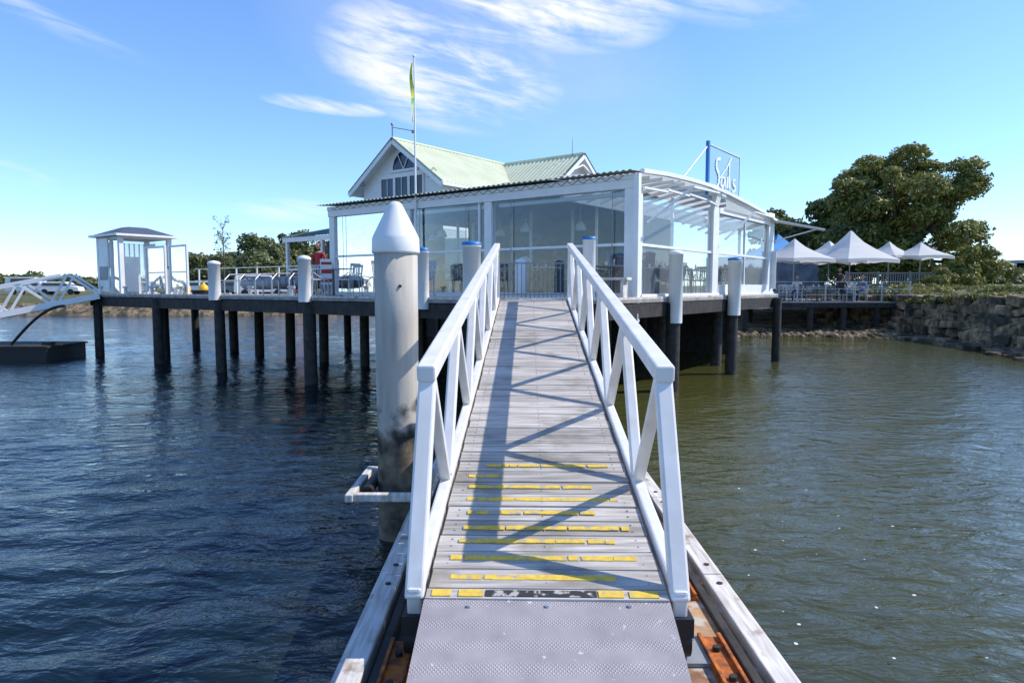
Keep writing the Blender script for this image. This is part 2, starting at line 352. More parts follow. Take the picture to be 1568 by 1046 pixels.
for k,(a,b_) in enumerate(rows):
    tc_=prow[k]+random.uniform(-.02,.02)
    Yd=g0.y+tc_*.99;zc=Yd+.08*(CZ-g0.z-.14*tc_)
    xa=(a-784)/F*zc-.18-.0235*tc_;xb=(b_-784)/F*zc-.18-.0235*tc_
    xa=max(xa,-.57);xb=min(xb,.55)
    n=16
    for i in range(n):
        s0=xa+(xb-xa)*i/n;s1=xa+(xb-xa)*(i+1)/n
        g_=random.uniform(.0,.02) if random.random()<.25 else 0
        mb.obox(G((s0+s1)/2+g_/2,tc_+random.uniform(-.001,.001),.0045),gs*((s1-s0-g_)/2),gdir*random.uniform(.020,.026),gn*.0025,0)
mb.obj('antislip_strips',[M['yellow']],gw)
mb=MB()
bot=[0.0,1.43,3.19,4.96,6.75,8.5];top=[.74,2.3,4.07,5.85,7.62,9.4]
for sd in(-1,1):
    x=sd*.69
    mb.obox(G(x,GL/2,-.045),gs*.04,gdir*GL/2,gn*.085,0)
    mb.obox(G(x,(top[0]+GL)/2-.04,1.02),gs*.055,gdir*((GL-top[0])/2+.06),gn*.05,0)
    for i in range(6):
        w=.10 if i==0 else .085
        mb.beam(G(x,bot[i]+.02,-.03 if i==0 else .04),G(x,top[i]-(.03 if i==0 else 0),.975),w,.085 if i==0 else .06,0,up=gdir)
        if i<5: mb.beam(G(x+sd*.001,top[i]+.03,.975),G(x+sd*.001,bot[i+1]-.03,.04),.078,.055,0,up=gdir)
    mb.beam(G(x,GL-.05,.02),G(x,GL-.05,.97),.08,.06,0,up=gdir)
mb.obj('truss_sides',[M['alum']],gw,bevel=.014)
mb=MB()
for sd in(-1,1):
    p=G(sd*.69,.06,-.16)
    mb.box(p,(.13,.2,.1),0,0);mb.cyl(p+Vector((-.06,.0,-.1)),p+Vector((.06,0,-.1)),.09,n=20,mat=0)
for tt in np.arange(.6,GL,1.5): mb.obox(G(0,tt,-.09),gs*.65,gdir*.03,gn*.045,1)
mb.obj('rollers_and_bearers',[M['black'],M['steel']],gw)
mb=MB()
a0=Vector((.18-.635,3.43,.745));a1=Vector((.18+.635,3.43,.745));b0=Vector((.14-.62,2.1,.44));b1=Vector((.14+.62,2.1,.44))
th=Vector((0,0,-.012))
mb.add([a0,a1,b1,b0,a0+th,a1+th,b1+th,b0+th],[(0,3,2,1),(4,5,6,7),(0,1,5,4),(3,7,6,2),(0,4,7,3),(1,2,6,5)],0)
mb.cyl(a0+Vector((0,0.005,-.01)),a1+Vector((0,.005,-.01)),.012,mat=1)
for x in(-.4,0,.42):
    mb.cyl(Vector((.18+x,3.36,.729)),Vector((.18+x,3.36,.738)),.012,mat=1)
mb.obj('landing_flap',[M['plate'],M['steel']],gw)
# ------------------------------------------------------------------ PONTOON
pt=empty('floating_pontoon')
mb=MB()
mb.box((.275,4.2,.14),(2.1,6.9,.42),0,0)
mb.obj('hull',[M['black']],pt)
mb=MB()
mb.box((.98,4.2,.365),(.62,6.8,.03),0,0)
mb.obj('rust_stained_deck',[M['rustdeck']],pt)
mb=MB()
for X0,w in((-.80,.12),(1.345,.13)):
    y=.8
    while y<7.6:
        l=random.uniform(1.5,2.1);l=min(l,7.65-y)
        mb.box((X0+random.uniform(-.006,.006),y+l/2,.39),(w,l-.012,.10),0,0)
        for q in(.15,l-.15): mb.cyl((X0,y+q,.43),(X0,y+q,.446),.02,n=8,mat=1)
        y+=l
for X0,w in((1.215,.05),(-.685,.05)):
    mb.box((X0,4.2,.385),(w,6.8,.06),0,1)
mb.obj('edge_timbers',[M['oldwhite'],M['darkwood']],pt,bevel=.01)
mb=MB()
for X0 in(1.245,-.735):
    mb.box((X0+(.21 if X0>0 else -.17),4.2,.26),(.06,6.9,.14),0,0)
mb.obj('fender_strips',[M['oldwhite']],pt)
mb=MB()
for X0,y0 in((1.10,3.25),(1.10,4.35),(-.60,3.2),(1.10,2.3)):
    mb.box((X0,y0+.12,.392),(.14,.62,.022),0,0)
    mb.box((X0-.055,y0+.12,.412),(.02,.62,.03),0,0);mb.box((X0+.055,y0+.12,.412),(.02,.62,.03),0,0)
    for k in range(2):
        mb.cyl((X0,y0+.28*k,.40),(X0,y0+.28*k,.428),.022,n=6,mat=1)
mb.obj('rusted_brackets',[M['rust'],M['darkwood']],pt,bevel=.003)
mb=MB()
mb.box((.95,3.55,.395),(.22,.3,.02),0,0)
mb.tube([(.9,3.5,.41),(.93,3.6,.44),(.99,3.63,.42)],.02,mat=0)
mb.obj('deck_plates',[M['grey']],pt)
mb=MB()
for y in(5.85,6.72): mb.beam((-.80,y,.52),(-1.42,y,.52),.07,.07,0)
mb.beam((-1.42,5.80,.52),(-1.42,6.77,.52),.07,.07,0)
mb.beam((-.80,5.80,.47),(-.80,6.77,.47),.08,.12,0)
mb.cyl((-1.30,6.0,.52),(-1.30,6.6,.52),.05,mat=1)
mb.obj('pile_guide',[M['oldwhite'],M['black']],pt,bevel=.01)
mp_=empty('mooring_pile')
mb=MB();px,py=-1.065,6.3
mb.lathe((px,py,0),[(.192,-1.0),(.192,1.0),(.196,2.0),(.198,2.66)],40,0)
mb.obj('shaft',[M['pile']],mp_)
mb=MB()
mb.lathe((px,py,0),[(.198,2.655),(.216,2.66),(.218,2.675),(.214,2.79),(.205,2.815),(.075,3.075),(.062,3.10),(.04,3.122),(.0,3.13)],48,0)
mb.obj('cone_cap',[M['white']],mp_)
mb=MB()
mb.cyl((px+.06,py-.18,2.36),(px+.07,py-.205,2.36),.014,mat=0)
mb.obj('bolt',[M['black']],mp_)
# ------------------------------------------------------------------ WHARF
wh=empty('timber_wharf')
EU=-.15;LE=19.4
poly=[Lc(LE,-2.9,0),Vector((-.54,13.1,0)),Vector((1.86,13.1,0)),Lc(EU,9.9,0),Lc(2,9.9,0),Lc(2,16,0),Lc(17,16,0),Lc(17,1.0,0),Lc(LE,1.0,0)]
mb=MB();n=len(poly)
vs=[(p.x,p.y,DZ) for p in poly]+[(p.x,p.y,DZ-.07) for p in poly]
fs=[tuple(range(n-1,-1,-1)) , tuple(range(n,2*n))]+[(i,(i+1)%n,n+(i+1)%n,n+i) for i in range(n)]
mb.add(vs,fs,0)
o=mb.obj('deck',[M['deckwood']],wh)
mb=MB()
for i in range(n):
    a=poly[i].copy();b_=poly[(i+1)%n].copy()
    d=(b_-a).normalized();nn=Vector((-d.y,d.x,0))
    a.z=b_.z=DZ-.24
    mb.beam(a+nn*.08,b_+nn*.08,.12,.30,0)
    if i in(0,1,2,8,7,3):
        a2=a.copy();b2=b_.copy();a2.z=b2.z=DZ+.02
        mb.beam(a2+nn*.05,b2+nn*.05,.09,.05,1)
for u in(1.9,3.5,7.15,11.15,14.7,18.9):
    v0=-2.8;v1=9.5 if u<2 else (.9 if u>17 else 15.5)
    a=Lc(u,v0,DZ-.25);b_=Lc(u,v1,DZ-.25);mb.beam(a,b_,.25,.3,0)
mb.obj('fascia_and_bearers',[M['darkwood'],M['oldwhite']],wh)
mb=MB()
pl=[]
for u in(1.95,3.6,7.15,11.15,14.7,18.9):
    for v in(-2.85,.6,4.5,8.6,12.5):
        if u>17 and v>1.5:continue
        if u<2.5 and v>-2: continue
        pl.append((u,v))
pl+=[(-.28,1.37),(-.28,5.2),(-.28,9.4),(1.5,1.5),(1.5,5),(1.5,9),(16,-2.0),(12.9,.6),(9.2,.6),(16.6,.8),(3,3),(3,6.5),(5.5,3),(5.5,6.5),(.8,3.2),(.8,7)]
for u,v in pl:
    p=Lc(u,v,0);r_=random.uniform(.14,.165)
    mb.cyl((p.x,p.y,-1.2),(p.x+random.uniform(-.03,.03),p.y,DZ-.1),r_,r_*.95,14,0)
for a,b_ in((Lc(1.6,10.5,0),Lc(17,10.5,0)),):  # added dark wall behind the piles, stands in for the gloom under the deck
    a.z=b_.z=.8
    mb.beam(a,b_,.2,2.5,0)
    Lw=(b_-a).length;k=.3
    while k<Lw:
        q=a.lerp(b_,k/Lw);q.z=.8;mb.box(q,(.3,.3,2.45),.6,0);k+=.9
mb.obj('piles_and_added_dark_backing',[M['darkwood']],wh)
mb=MB()
def sleeve(u,v,zt,zb,r_=.155,blue=False):
    p=Lc(u,v,0)
    mb.lathe((p.x,p.y,0),[(r_,zb),(r_,zt-.06),(r_*1.08,zt-.055),(r_*1.08,zt-.01),(r_*.8,zt+.03),(0.0,zt+.06)],20,0)
    if blue: mb.lathe((p.x,p.y,0),[(r_*1.1,zt-.02),(r_*1.1,zt+.04),(0,zt+.075)],20,1)
sleeve(1.98,-2.92,3.17,1.75,.175,True)
sleeve(3.3,-2.92,3.10,1.9,.13,True)
sleeve(7.15,-2.98,3.05,2.0,.15)
sleeve(11.15,-2.98,3.02,2.0,.16)
sleeve(-.34,1.37,3.12,1.55,.155,False)
sleeve(-.34,5.2,3.08,1.6,.17,True)
p=P(902,400,13.9);mb.lathe((p.x,p.y,0),[(.13,2.0),(.13,3.28),(.14,3.29),(.14,3.33),(0,3.36)],20,0);mb.lathe((p.x,p.y,0),[(.145,3.30),(.145,3.36),(0,3.38)],20,1)
p=P(798,400,15.2);mb.lathe((p.x,p.y,0),[(.13,2.0),(.13,2.95),(0,3.0)],20,0)
mb.obj('white_pile_sleeves',[M['white'],M['blue']],wh)
mb=MB();a=Lc(1.2,9.9,DZ-.05);b_=Vector((10.2,35,DZ-.05));mb.beam(a,b_,2.4,.08,0);mb.obj('linking_walkway',[M['deckwood']],wh)
# ------------------------------------------------------------------ RESTAURANT
rs=empty('waterfront_restaurant')
SW=1.9   # width of the side bay with the translucent roof
W=MB()
EZ=4.70
posts=[.10,3.9,6.65,9.8]
for u in posts:
    lbox(W,u-.11,u+.11,-.06,.10,DZ,EZ-.28,0)
for u in(4.2,): lbox(W,u-.03,u+.03,-.03,.04,DZ,EZ-.28,0)
lbox(W,-.06,9.92,-.09,.12,EZ-.30,EZ-.06,0)
lbox(W,-.06,9.92,-.12,-.09,EZ-.12,EZ-.02,0)
lbox(W,0,9.8,-.03,.05,3.22,3.28,0)
lbox(W,0,9.8,-.035,.05,DZ,DZ+.12,0)
lbox(W,-.17,-.05,-.17,-.05,1.62,EZ-.02,0)
lbox(W,-.20,-.02,-.20,-.17,1.62,1.80,0)
for v,w in((.12,.11),(4.5,.20),(9.3,.28)):
    lbox(W,-.07,.09,v-w,v+w,DZ,EZ-.30 if v<9 else EZ-.02,0)
lbox(W,-.03,.03,6.9,6.96,DZ,EZ-.3,0)
lbox(W,-.09,.11,4.7,9.02,EZ-.42,EZ-.28,0)
lbox(W,-.035,.05,0.23,9.02,3.22,3.28,0)
lbox(W,-.10,.05,0.2,9.6,DZ-.22,DZ+.10,0)
lbox(W,-.09,.05,4.7,9.0,DZ+.10,DZ+.32,0)
arc=[(0,EZ+.04),(1.2,EZ+.12),(2.4,EZ+.16),(3.6,EZ+.17),(5,EZ+.12),(6.5,EZ+.02),(8,EZ-.10),(9.6,EZ-.28)]
for (v0,z0),(v1,z1) in zip(arc[:-1],arc[1:]):
    W.beam(Lc(-.16,v0,z0),Lc(-.16,v1,z1),.10,.09,0)
for (v0,z0),(v1,z1) in zip(arc[:3],arc[1:4]):
    W.beam(Lc(-.12,v0+.15,z0-.32),Lc(-.12,v1+.15,z1-.36),.05,.05,0)
W.beam(Lc(-.12,3.7,arc[3][1]-.36),Lc(-.12,4.4,arc[3][1]-.42),.05,.05,0)
W.beam(Lc(0,4.5,EZ-.3),Lc(-.1,4.5,EZ+.15),.12,.3,0,up=V)
lbox(W,.1,SW,9.5,9.6,DZ,DZ+.9,0)
for u in(.1,1.0,SW): lbox(W,u-.05,u+.05,9.44,9.5,DZ,EZ-.2,0)
lbox(W,.1,SW,9.44,9.5,EZ-.5,EZ-.2,0)
W.obj('white_frame',[M['white']],rs,bevel=.006)
W=MB()
for (v0,z0),(v1,z1) in zip(arc[:-1],arc[1:]):
    W.add([Lc(-.14,v0,z0),Lc(-.14,v1,z1),Lc(SW,v1,z1+.10),Lc(SW,v0,z0+.10)],[(0,1,2,3)],0)
    if v0>=4.9: W.add([Lc(-.13,v0,EZ-.3),Lc(-.13,v1,EZ-.3),Lc(-.13,v1,z1),Lc(-.13,v0,z0)],[(0,1,2,3)],0)
W.obj('translucent_side_roof',[M['polyroof']],rs)
W=MB()
v=.5
while v<9.3:
    zz=np.interp(v,[a[0] for a in arc],[a[1] for a in arc])
    pr=None
    for k in range(7):
        f=k/6;q=Lc(-.08+SW*f,v,zz-.10-.35*f*f)
        if pr is not None:W.beam(pr,q,.045,.07,0)
        pr=q
    v+=.62
W.beam(Lc(SW+.05,.2,EZ-.2),Lc(SW+.05,9.5,EZ-.2),.1,.35,0)
W.obj('roof_ribs',[M['white']],rs)
W=MB()
for a,b_ in((.21,3.79),(4.02,6.54),(6.76,9.69)):
    pane_u(W,a,b_,.008,3.28,EZ-.3);pane_u(W,a,b_,.008,DZ+.12,3.22)
for a,b_ in((.24,4.29),(4.71,9.02)):
    pane_v(W,.0,a,b_,3.28,EZ-.42,1);pane_v(W,.0,a,b_,DZ+.32 if a>4 else DZ+.1,3.22,1)
pane_v(W,9.8,.1,6,DZ+.1,EZ-.3)
W.obj('clear_blinds',[M['pvc'],M['pvcs']],rs)
W=MB()
W.corr(Lc(10.15,-.32,EZ+.03),Lc(SW+.05,-.32,EZ+.03),Lc(SW+.05,9.6,EZ+.75),Lc(10.15,9.6,EZ+.75),.15,.018,0)
W.corr(Lc(SW+.05,-.32,EZ+.03),Lc(-.12,-.32,EZ+.03),Lc(-.12,.3,EZ+.07),Lc(SW+.05,.3,EZ+.07),.15,.018,0)
W.obj('corrugated_roof',[M['roofgrey']],rs)
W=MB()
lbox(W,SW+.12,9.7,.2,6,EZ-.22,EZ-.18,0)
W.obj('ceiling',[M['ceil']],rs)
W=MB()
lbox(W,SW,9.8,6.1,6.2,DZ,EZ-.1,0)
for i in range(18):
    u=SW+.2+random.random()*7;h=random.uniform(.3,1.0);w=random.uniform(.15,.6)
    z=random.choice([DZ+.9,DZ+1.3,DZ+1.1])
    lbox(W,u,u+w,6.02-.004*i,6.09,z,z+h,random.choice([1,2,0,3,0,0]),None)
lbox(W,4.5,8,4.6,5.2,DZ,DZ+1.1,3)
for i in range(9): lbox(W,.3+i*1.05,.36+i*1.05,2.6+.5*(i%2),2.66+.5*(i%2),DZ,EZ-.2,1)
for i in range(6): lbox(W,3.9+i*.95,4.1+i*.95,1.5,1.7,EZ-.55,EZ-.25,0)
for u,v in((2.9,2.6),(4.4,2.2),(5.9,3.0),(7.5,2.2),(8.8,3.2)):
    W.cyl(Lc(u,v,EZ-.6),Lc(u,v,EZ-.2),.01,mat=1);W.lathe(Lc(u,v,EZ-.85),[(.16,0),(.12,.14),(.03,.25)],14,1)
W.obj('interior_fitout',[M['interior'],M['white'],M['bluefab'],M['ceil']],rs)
W=MB()
for a,b_ in((.3,3.7),(4.1,6.5),(6.8,9.7)):
    W.cyl(Lc(a,.17,EZ-.38),Lc(b_,.17,EZ-.38),.05,mat=0)
u=.2
while u<9.7:
    W.cyl(Lc(u,-.13,EZ-.03),Lc(u+.14,-.13,EZ-.12),.008,n=5,mat=1);W.cyl(Lc(u+.14,-.13,EZ-.12),Lc(u+.28,-.13,EZ-.03),.008,n=5,mat=1);u+=.28
for u in(.5,3.2,4.6,6.2,7.1,9.3): W.cyl(Lc(u,-.05,DZ+.12),Lc(u,-.05,EZ-.3),.008,n=5,mat=1)
W.obj('rolled_blinds',[M['white'],M['grey']],rs)
W=MB()
W.beam(Lc(-.2,.2,3.7),Lc(-.9,.9,4.45),.05,.05,0);W.beam(Lc(-.9,.9,4.45),Lc(-.2,4.3,4.75),.05,.04,0)
W.beam(Lc(-.2,4.8,3.6),Lc(-.7,5.6,4.35),.05,.05,0);W.beam(Lc(-.7,5.6,4.35),Lc(-.2,9,4.5),.05,.04,0)
W.beam(Lc(-.1,9.5,4.45),Lc(-1.5,9.9,4.12),.4,.05,0)
W.beam(Lc(-.1,9.4,3.8),Lc(-1.3,9.8,4.15),.04,.04,0)
W.beam(Lc(-.14,9.35,3.5),Lc(-.14,9.35,DZ+.2),.16,.03,0,up=V)
W.obj('awning_arms',[M['white']],rs,bevel=.005)
sg=empty('rooftop_sign_board')
W=MB();pane_v(W,.09,4.25,6.6,4.75,6.0);W.obj('panel',[M['signpanel']],sg)
W=MB()
lbox(W,.05,.13,4.17,4.26,4.72,6.08,0)
lbox(W,.07,.11,4.28,6.62,6.0,6.02,1);lbox(W,.07,.11,4.28,6.62,4.73,4.75,1);lbox(W,.07,.11,6.60,6.62,4.75,6.0,1)
W.obj('frame',[M['blue'],M['white']],sg)
W=MB()
def stroke(pts,w):
    n_=len(pts)
    for i,(a,b_) in enumerate(zip(pts[:-1],pts[1:])):
        W.beam(Lc(.068-.0006*i,a[0],a[1]),Lc(.068-.0006*i,b_[0],b_[1]),w*(.5+.8*math.sin(math.pi*(i+.5)/n_)),.006,0,up=U)
stroke([(4.55,5.0),(4.85,5.0),(5.0,5.15),(4.95,5.35),(4.75,5.5),(4.8,5.7),(5.05,5.75)],.08)
stroke([(5.4,5.3),(5.2,5.28),(5.1,5.1),(5.3,5.02),(5.45,5.3),(5.5,5.02)],.07)
stroke([(5.62,5.35),(5.62,5.05)],.09);stroke([(5.75,5.75),(5.74,5.4),(5.78,5.05)],.09)
stroke([(6.25,5.35),(6.05,5.3),(6.05,5.2),(6.25,5.15),(6.2,5.02),(6.0,5.0)],.07)
stroke([(4.9,5.15),(5.5,5.55),(5.9,5.9)],.05)
W.obj('script_lettering',[M['white']],sg)
W=MB();W.cyl(Lc(.1,4.2,5.95),Lc(.1,2.5,4.85),.02,mat=0);W.cyl(Lc(.14,4.4,4.9),Lc(1.4,4.8,4.9),.02,mat=0);W.cyl(Lc(.14,6.4,4.9),Lc(1.4,6.4,4.9),.02,mat=0)
W.cyl(Lc(-.1,4.4,4.5),Lc(.09,4.4,4.8),.03,mat=0);W.cyl(Lc(-.1,6.4,4.5),Lc(.09,6.4,4.8),.03,mat=0)
W.obj('braces',[M['white']],sg)
# ------------------------------------------------------------------ HOUSE
hs=empty('gabled_boat_house')
UC,HWd=13.15,2.2;WZ=6.45;RZ=8.03;VF=6.0
def prism(mb,uc,hw,v0,v1,wz,rz,axis='v',mat=0):
    if axis=='v': f=lambda a,b,z:Lc(a,b,z)
    else: f=lambda a,b,z:Lc(b,a,z)
    vs=[]
    for vv in(v0,v1):
        vs+=[f(uc-hw,vv,DZ),f(uc+hw,vv,DZ),f(uc+hw,vv,wz),f(uc,vv,rz),f(uc-hw,vv,wz)]
    mb.add(vs,[(0,1,2,3,4),(9,8,7,6,5),(0,4,9,5),(1,6,7,2)],mat)
W=MB();prism(W,UC,HWd,VF,15,WZ,RZ-.06,'v');prism(W,12.47,2.05,9.2,13.0,WZ,RZ-.08,'u')
W.obj('weatherboard_walls',[M['wb']],hs)
W=MB();ov=.38;sl=(RZ-WZ)/HWd
def roofpair(uc,hw,v0,v1,axis,rz):
    f=(lambda a,b,z:Lc(a,b,z)) if axis=='v' else (lambda a,b,z:Lc(b,a,z))
    for s_ in(-1,1):
        e=uc+s_*(hw+ov);ez=rz-sl*(hw+ov)
        W.corr(f(e,v0,ez),f(e,v1,ez),f(uc,v1,rz),f(uc,v0,rz),.22,.02,0)
        Bb.beam(f(e,v0,ez-.09),f(uc+s_*.02,v0,rz-.09),.06,.20,0)
        Bb.beam(f(e,v0-.002,ez+.03),f(uc,v0-.002,rz+.03),.10,.03,1)
        Bb.beam(f(e,v0,ez-.06),f(e,v1,ez-.06),.10,.10,0)
        W.add([f(e,v0,ez-.05),f(e,v1,ez-.05),f(uc,v1,rz-.05),f(uc,v0,rz-.05)],[(0,1,2,3)],1)
    Bb.cyl(f(uc,v0,rz+.02),f(uc,v1,rz+.02),.06,mat=2)
Bb=MB()
roofpair(UC,HWd,VF-.45,15.1,'v',RZ)
roofpair(12.47,2.05,8.75,13.0,'u',RZ-.02)
W.obj('roof_sheets',[M['roofgreen'],M['white']],hs)
Bb.obj('bargeboards_and_gutters',[M['white'],M['greenroof2'],M['roofgreen']],hs)
W=MB();D_=MB()
def fan(cu,cz,r_,vv,mb,mat,inner=0):
    vs=[];n_=18
    for i in range(n_+1):
        t=math.pi*i/n_
        vs.append(Lc(cu+r_*math.cos(t),vv,cz+r_*math.sin(t)*1.12))
    if inner:
        for i in range(n_+1):
            t=math.pi*i/n_;vs.append(Lc(cu+inner*math.cos(t),vv,cz+inner*math.sin(t)*1.12))
        mb.add(vs,[(i,i+1,n_+2+i,n_+1+i) for i in range(n_)],mat)
    else: mb.add(vs,[tuple(range(n_+1))],mat)
AZ=6.92
fan(12.95,AZ,.62,VF-.03,D_,0)
fan(12.95,AZ,.73,VF-.06,W,0,.62)
for a in(60,120):
    t=math.radians(a);W.beam(Lc(12.95,VF-.07,AZ),Lc(12.95+.62*math.cos(t),VF-.07,AZ+.67*math.sin(t)),.02,.03,0)
lbox(W,12.2,13.7,VF-.08,VF-.02,AZ-.09,AZ,0)
for k in range(3):
    u0=11.95+k*.80
    lbox(D_,u0,u0+.68,VF-.035,VF-.02,5.72,6.62,0)
    for a,b_ in((u0-.06,u0),(u0+.68,u0+.735)): lbox(W,a,b_,VF-.07,VF-.01,5.66,6.68,0)
    lbox(W,u0,u0+.68,VF-.07,VF-.01,6.62,6.68,0);lbox(W,u0,u0+.68,VF-.07,VF-.01,5.66,5.72,0);lbox(W,u0+.33,u0+.355,VF-.06,VF-.04,5.72,6.62,0)
us=UC-HWd
for v0 in(6.9,7.75):
    lbox(D_,us-.03,us-.015,v0,v0+.7,5.75,6.25,0)
    lbox(W,us-.06,us-.01,v0-.07,v0,5.7,6.31,0);lbox(W,us-.06,us-.01,v0+.7,v0+.77,5.7,6.31,0);lbox(W,us-.06,us-.01,v0,v0+.7,6.25,6.31,0);lbox(W,us-.06,us-.01,v0,v0+.7,5.7,5.75,0)
W.beam(Lc(8.8,11.0,7.0),Lc(8.8,12.47,7.55),.05,.07,0);W.beam(Lc(8.8,12.47,7.55),Lc(8.8,13.9,7.0),.05,.07,0)
W.obj('window_frames',[M['white']],hs);D_.obj('window_glass',[M['winglass']],hs)
W=MB();lbox(W,us-.55,us-.1,9.4,10.3,5.95,6.6,0);W.cyl(Lc(us-.56,9.85,6.27),Lc(us-.57,9.85,6.27),.26,mat=1)
for u in(11.25,15.05):
    W.tube([Lc(u,VF-.02,6.7),Lc(u,VF-.2,6.78),Lc(u,VF-.32,6.65)],.02,mat=1);W.lathe(Lc(u,VF-.32,6.42),[(.02,.22),(.07,.18),(.11,.0),(.0,.0)],12,1)
W.obj('air_conditioner_and_lamps',[M['canvas'],M['grey']],hs)
W=MB()
p=P(601,222,28.5);W.cyl(p,(p.x,p.y,p.z+.8),.025,mat=0);W.cyl((p.x,p.y,p.z+.7),(p.x+.85,p.y,p.z+.55),.018,mat=0);W.box((p.x+.85,p.y,p.z+.52),(.12,.1,.12),0,0);W.lathe((p.x,p.y,p.z+.78),[(.06,0),(.06,.08),(0,.1)],10,0)
p=Lc(9.3,12.4,RZ-.1);W.cyl(p,(p.x,p.y,p.z+.8),.02,.008,mat=0)
W.obj('antennas',[M['grey']],hs)
W=MB()
W.corr(Lc(10.1,3.3,4.32),Lc(17.2,3.3,4.32),Lc(17.2,6,4.9),Lc(10.1,6,4.9),.2,.02,0)
for u in(10.4,12.6,14.8,17.0): lbox(W,u-.06,u+.06,3.4,3.52,DZ,4.3,1)
lbox(W,10.1,17.2,3.36,3.46,4.12,4.30,1)
for i in range(22): lbox(W,10.5+i*.12,10.54+i*.12,3.42,3.46,3.0,4.1,1)
lbox(W,10.2,17.0,3.40,3.48,DZ+.9,DZ+.98,1)
lbox(W,10.5,17,5.4,5.6,DZ,4.3,2)
W.obj('veranda',[M['greenroof2'],M['white'],M['interior']],hs)
fp=empty('flagpole');W=MB()
p=Lc(6.4,-.25,0);q=P(634,88,p.y)
W.cyl((q.x,p.y,DZ),(q.x,p.y,q.z),.032,.018,mat=0);W.lathe((q.x,p.y,q.z),[(.03,0),(.04,.03),(0,.07)],10,0);W.obj('pole',[M['white']],fp)
W=MB();vs=[];n_=16
for i in range(n_+1):
    t=i/n_;z=q.z-.12-t*1.5;w=.07*math.sin(math.pi*min(1,t*1.1+.12))+.015
    a=.02*math.sin(t*9)
    vs+=[(q.x-.03-a,p.y-.02,z),(q.x-.03-w-a,p.y-.04+.05*math.sin(t*7),z-.05)]
W.add(vs,[(2*i,2*i+1,2*i+3,2*i+2) for i in range(n_)],0)
M['flagy']=pm('flag_fabric',(.70,.70,.06),(.14,.46,.14),4,.8,lo=.45,hi=.5)
W.obj('feather_flag',[M['flagy']],fp)
# ------------------------------------------------------------------ furniture
def chair_mesh(mat):
    m=MB()
    for x in(-.19,.19):
        m.cyl((x,-.19,0),(x,-.17,.45),.013,n=6);m.cyl((x,.21,0),(x,.18,.45),.013,n=6);m.cyl((x,.18,.45),(x*.95,.25,.86),.013,n=6)
        m.cyl((x,-.17,.44),(x,.18,.64),.011,n=6)
    m.box((0,0,.45),(.42,.40,.025));m.box((0,.245,.83),(.38,.02,.07))
    for k in range(5):m.beam((-.14+.07*k,.19,.46),(-.14+.07*k,.24,.82),.02,.012)
    return m.obj('cafe_chair',[M[mat]])
def table_mesh():
    m=MB();m.box((0,0,.735),(.75,.75,.03),0,0);m.cyl((0,0,.04),(0,0,.72),.035,mat=1);m.box((0,0,.02),(.5,.08,.04),0,1);m.box((0,0,.021),(.08,.5,.038),0,1)
    m.cyl((.1,.05,.75),(.1,.05,.9),.03,.02,8,0);m.cyl((-.15,.1,.75),(-.15,.1,.85),.035,.035,8,0)
    return m.obj('cafe_table',[M['tabletop'],M['chair']],bevel=.004)
ch0=chair_mesh('chair');ch1=chair_mesh('chairw');tb0=table_mesh();used=set()
def inst(o,p,rz):
    if o.name not in used: used.add(o.name);n_=o
    else: n_=bpy.data.objects.new(o.name.split('.')[0],o.data);scene.collection.objects.link(n_)
    n_.location=p;n_.rotation_euler=(0,0,rz);return n_
def set_(p,rz,k=4,c=None):
    c=c or ch0
    inst(tb0,p,rz)
    for i in range(k):
        a=rz+i*math.pi/2
        d=Vector((math.cos(a),math.sin(a),0));inst(c,Vector(p)+d*.62,a-math.pi/2+random.uniform(-.2,.2))
for u in(1.3,3.0,4.8,6.6,8.5):
    for v in(1.1,3.3):
        set_(Lc(u+random.uniform(-.2,.2),v,DZ),-TH+random.uniform(-.1,.1))
for v in(6,8):set_(Lc(1.2,v,DZ),-TH)
for u,v in((5.4,-1.4),(8.2,-1.3)): set_(Lc(u,v,DZ),-TH,4,ch1)
W=MB()
x=-.25
while x<1.15:
    W.cyl((x,14.3,DZ),(x,14.3,DZ+.75),.010,n=6,mat=0);x+=.09
W.beam((-.27,14.3,DZ+.75),(1.15,14.3,DZ+.75),.03,.03,0);W.beam((-.27,14.3,DZ+.1),(1.15,14.3,DZ+.1),.03,.03,0)
W.obj('picket_railing',[M['grey']])
W=MB()
W.box((1.95,13.9,DZ+.42),(.9,.3,.05),-.5,0);W.box((1.65,14.05,DZ+.2),(.06,.26,.4),-.5,0);W.box((2.25,13.75,DZ+.2),(.06,.26,.4),-.5,0)
W.obj('timber_bench',[M['oldwhite']])
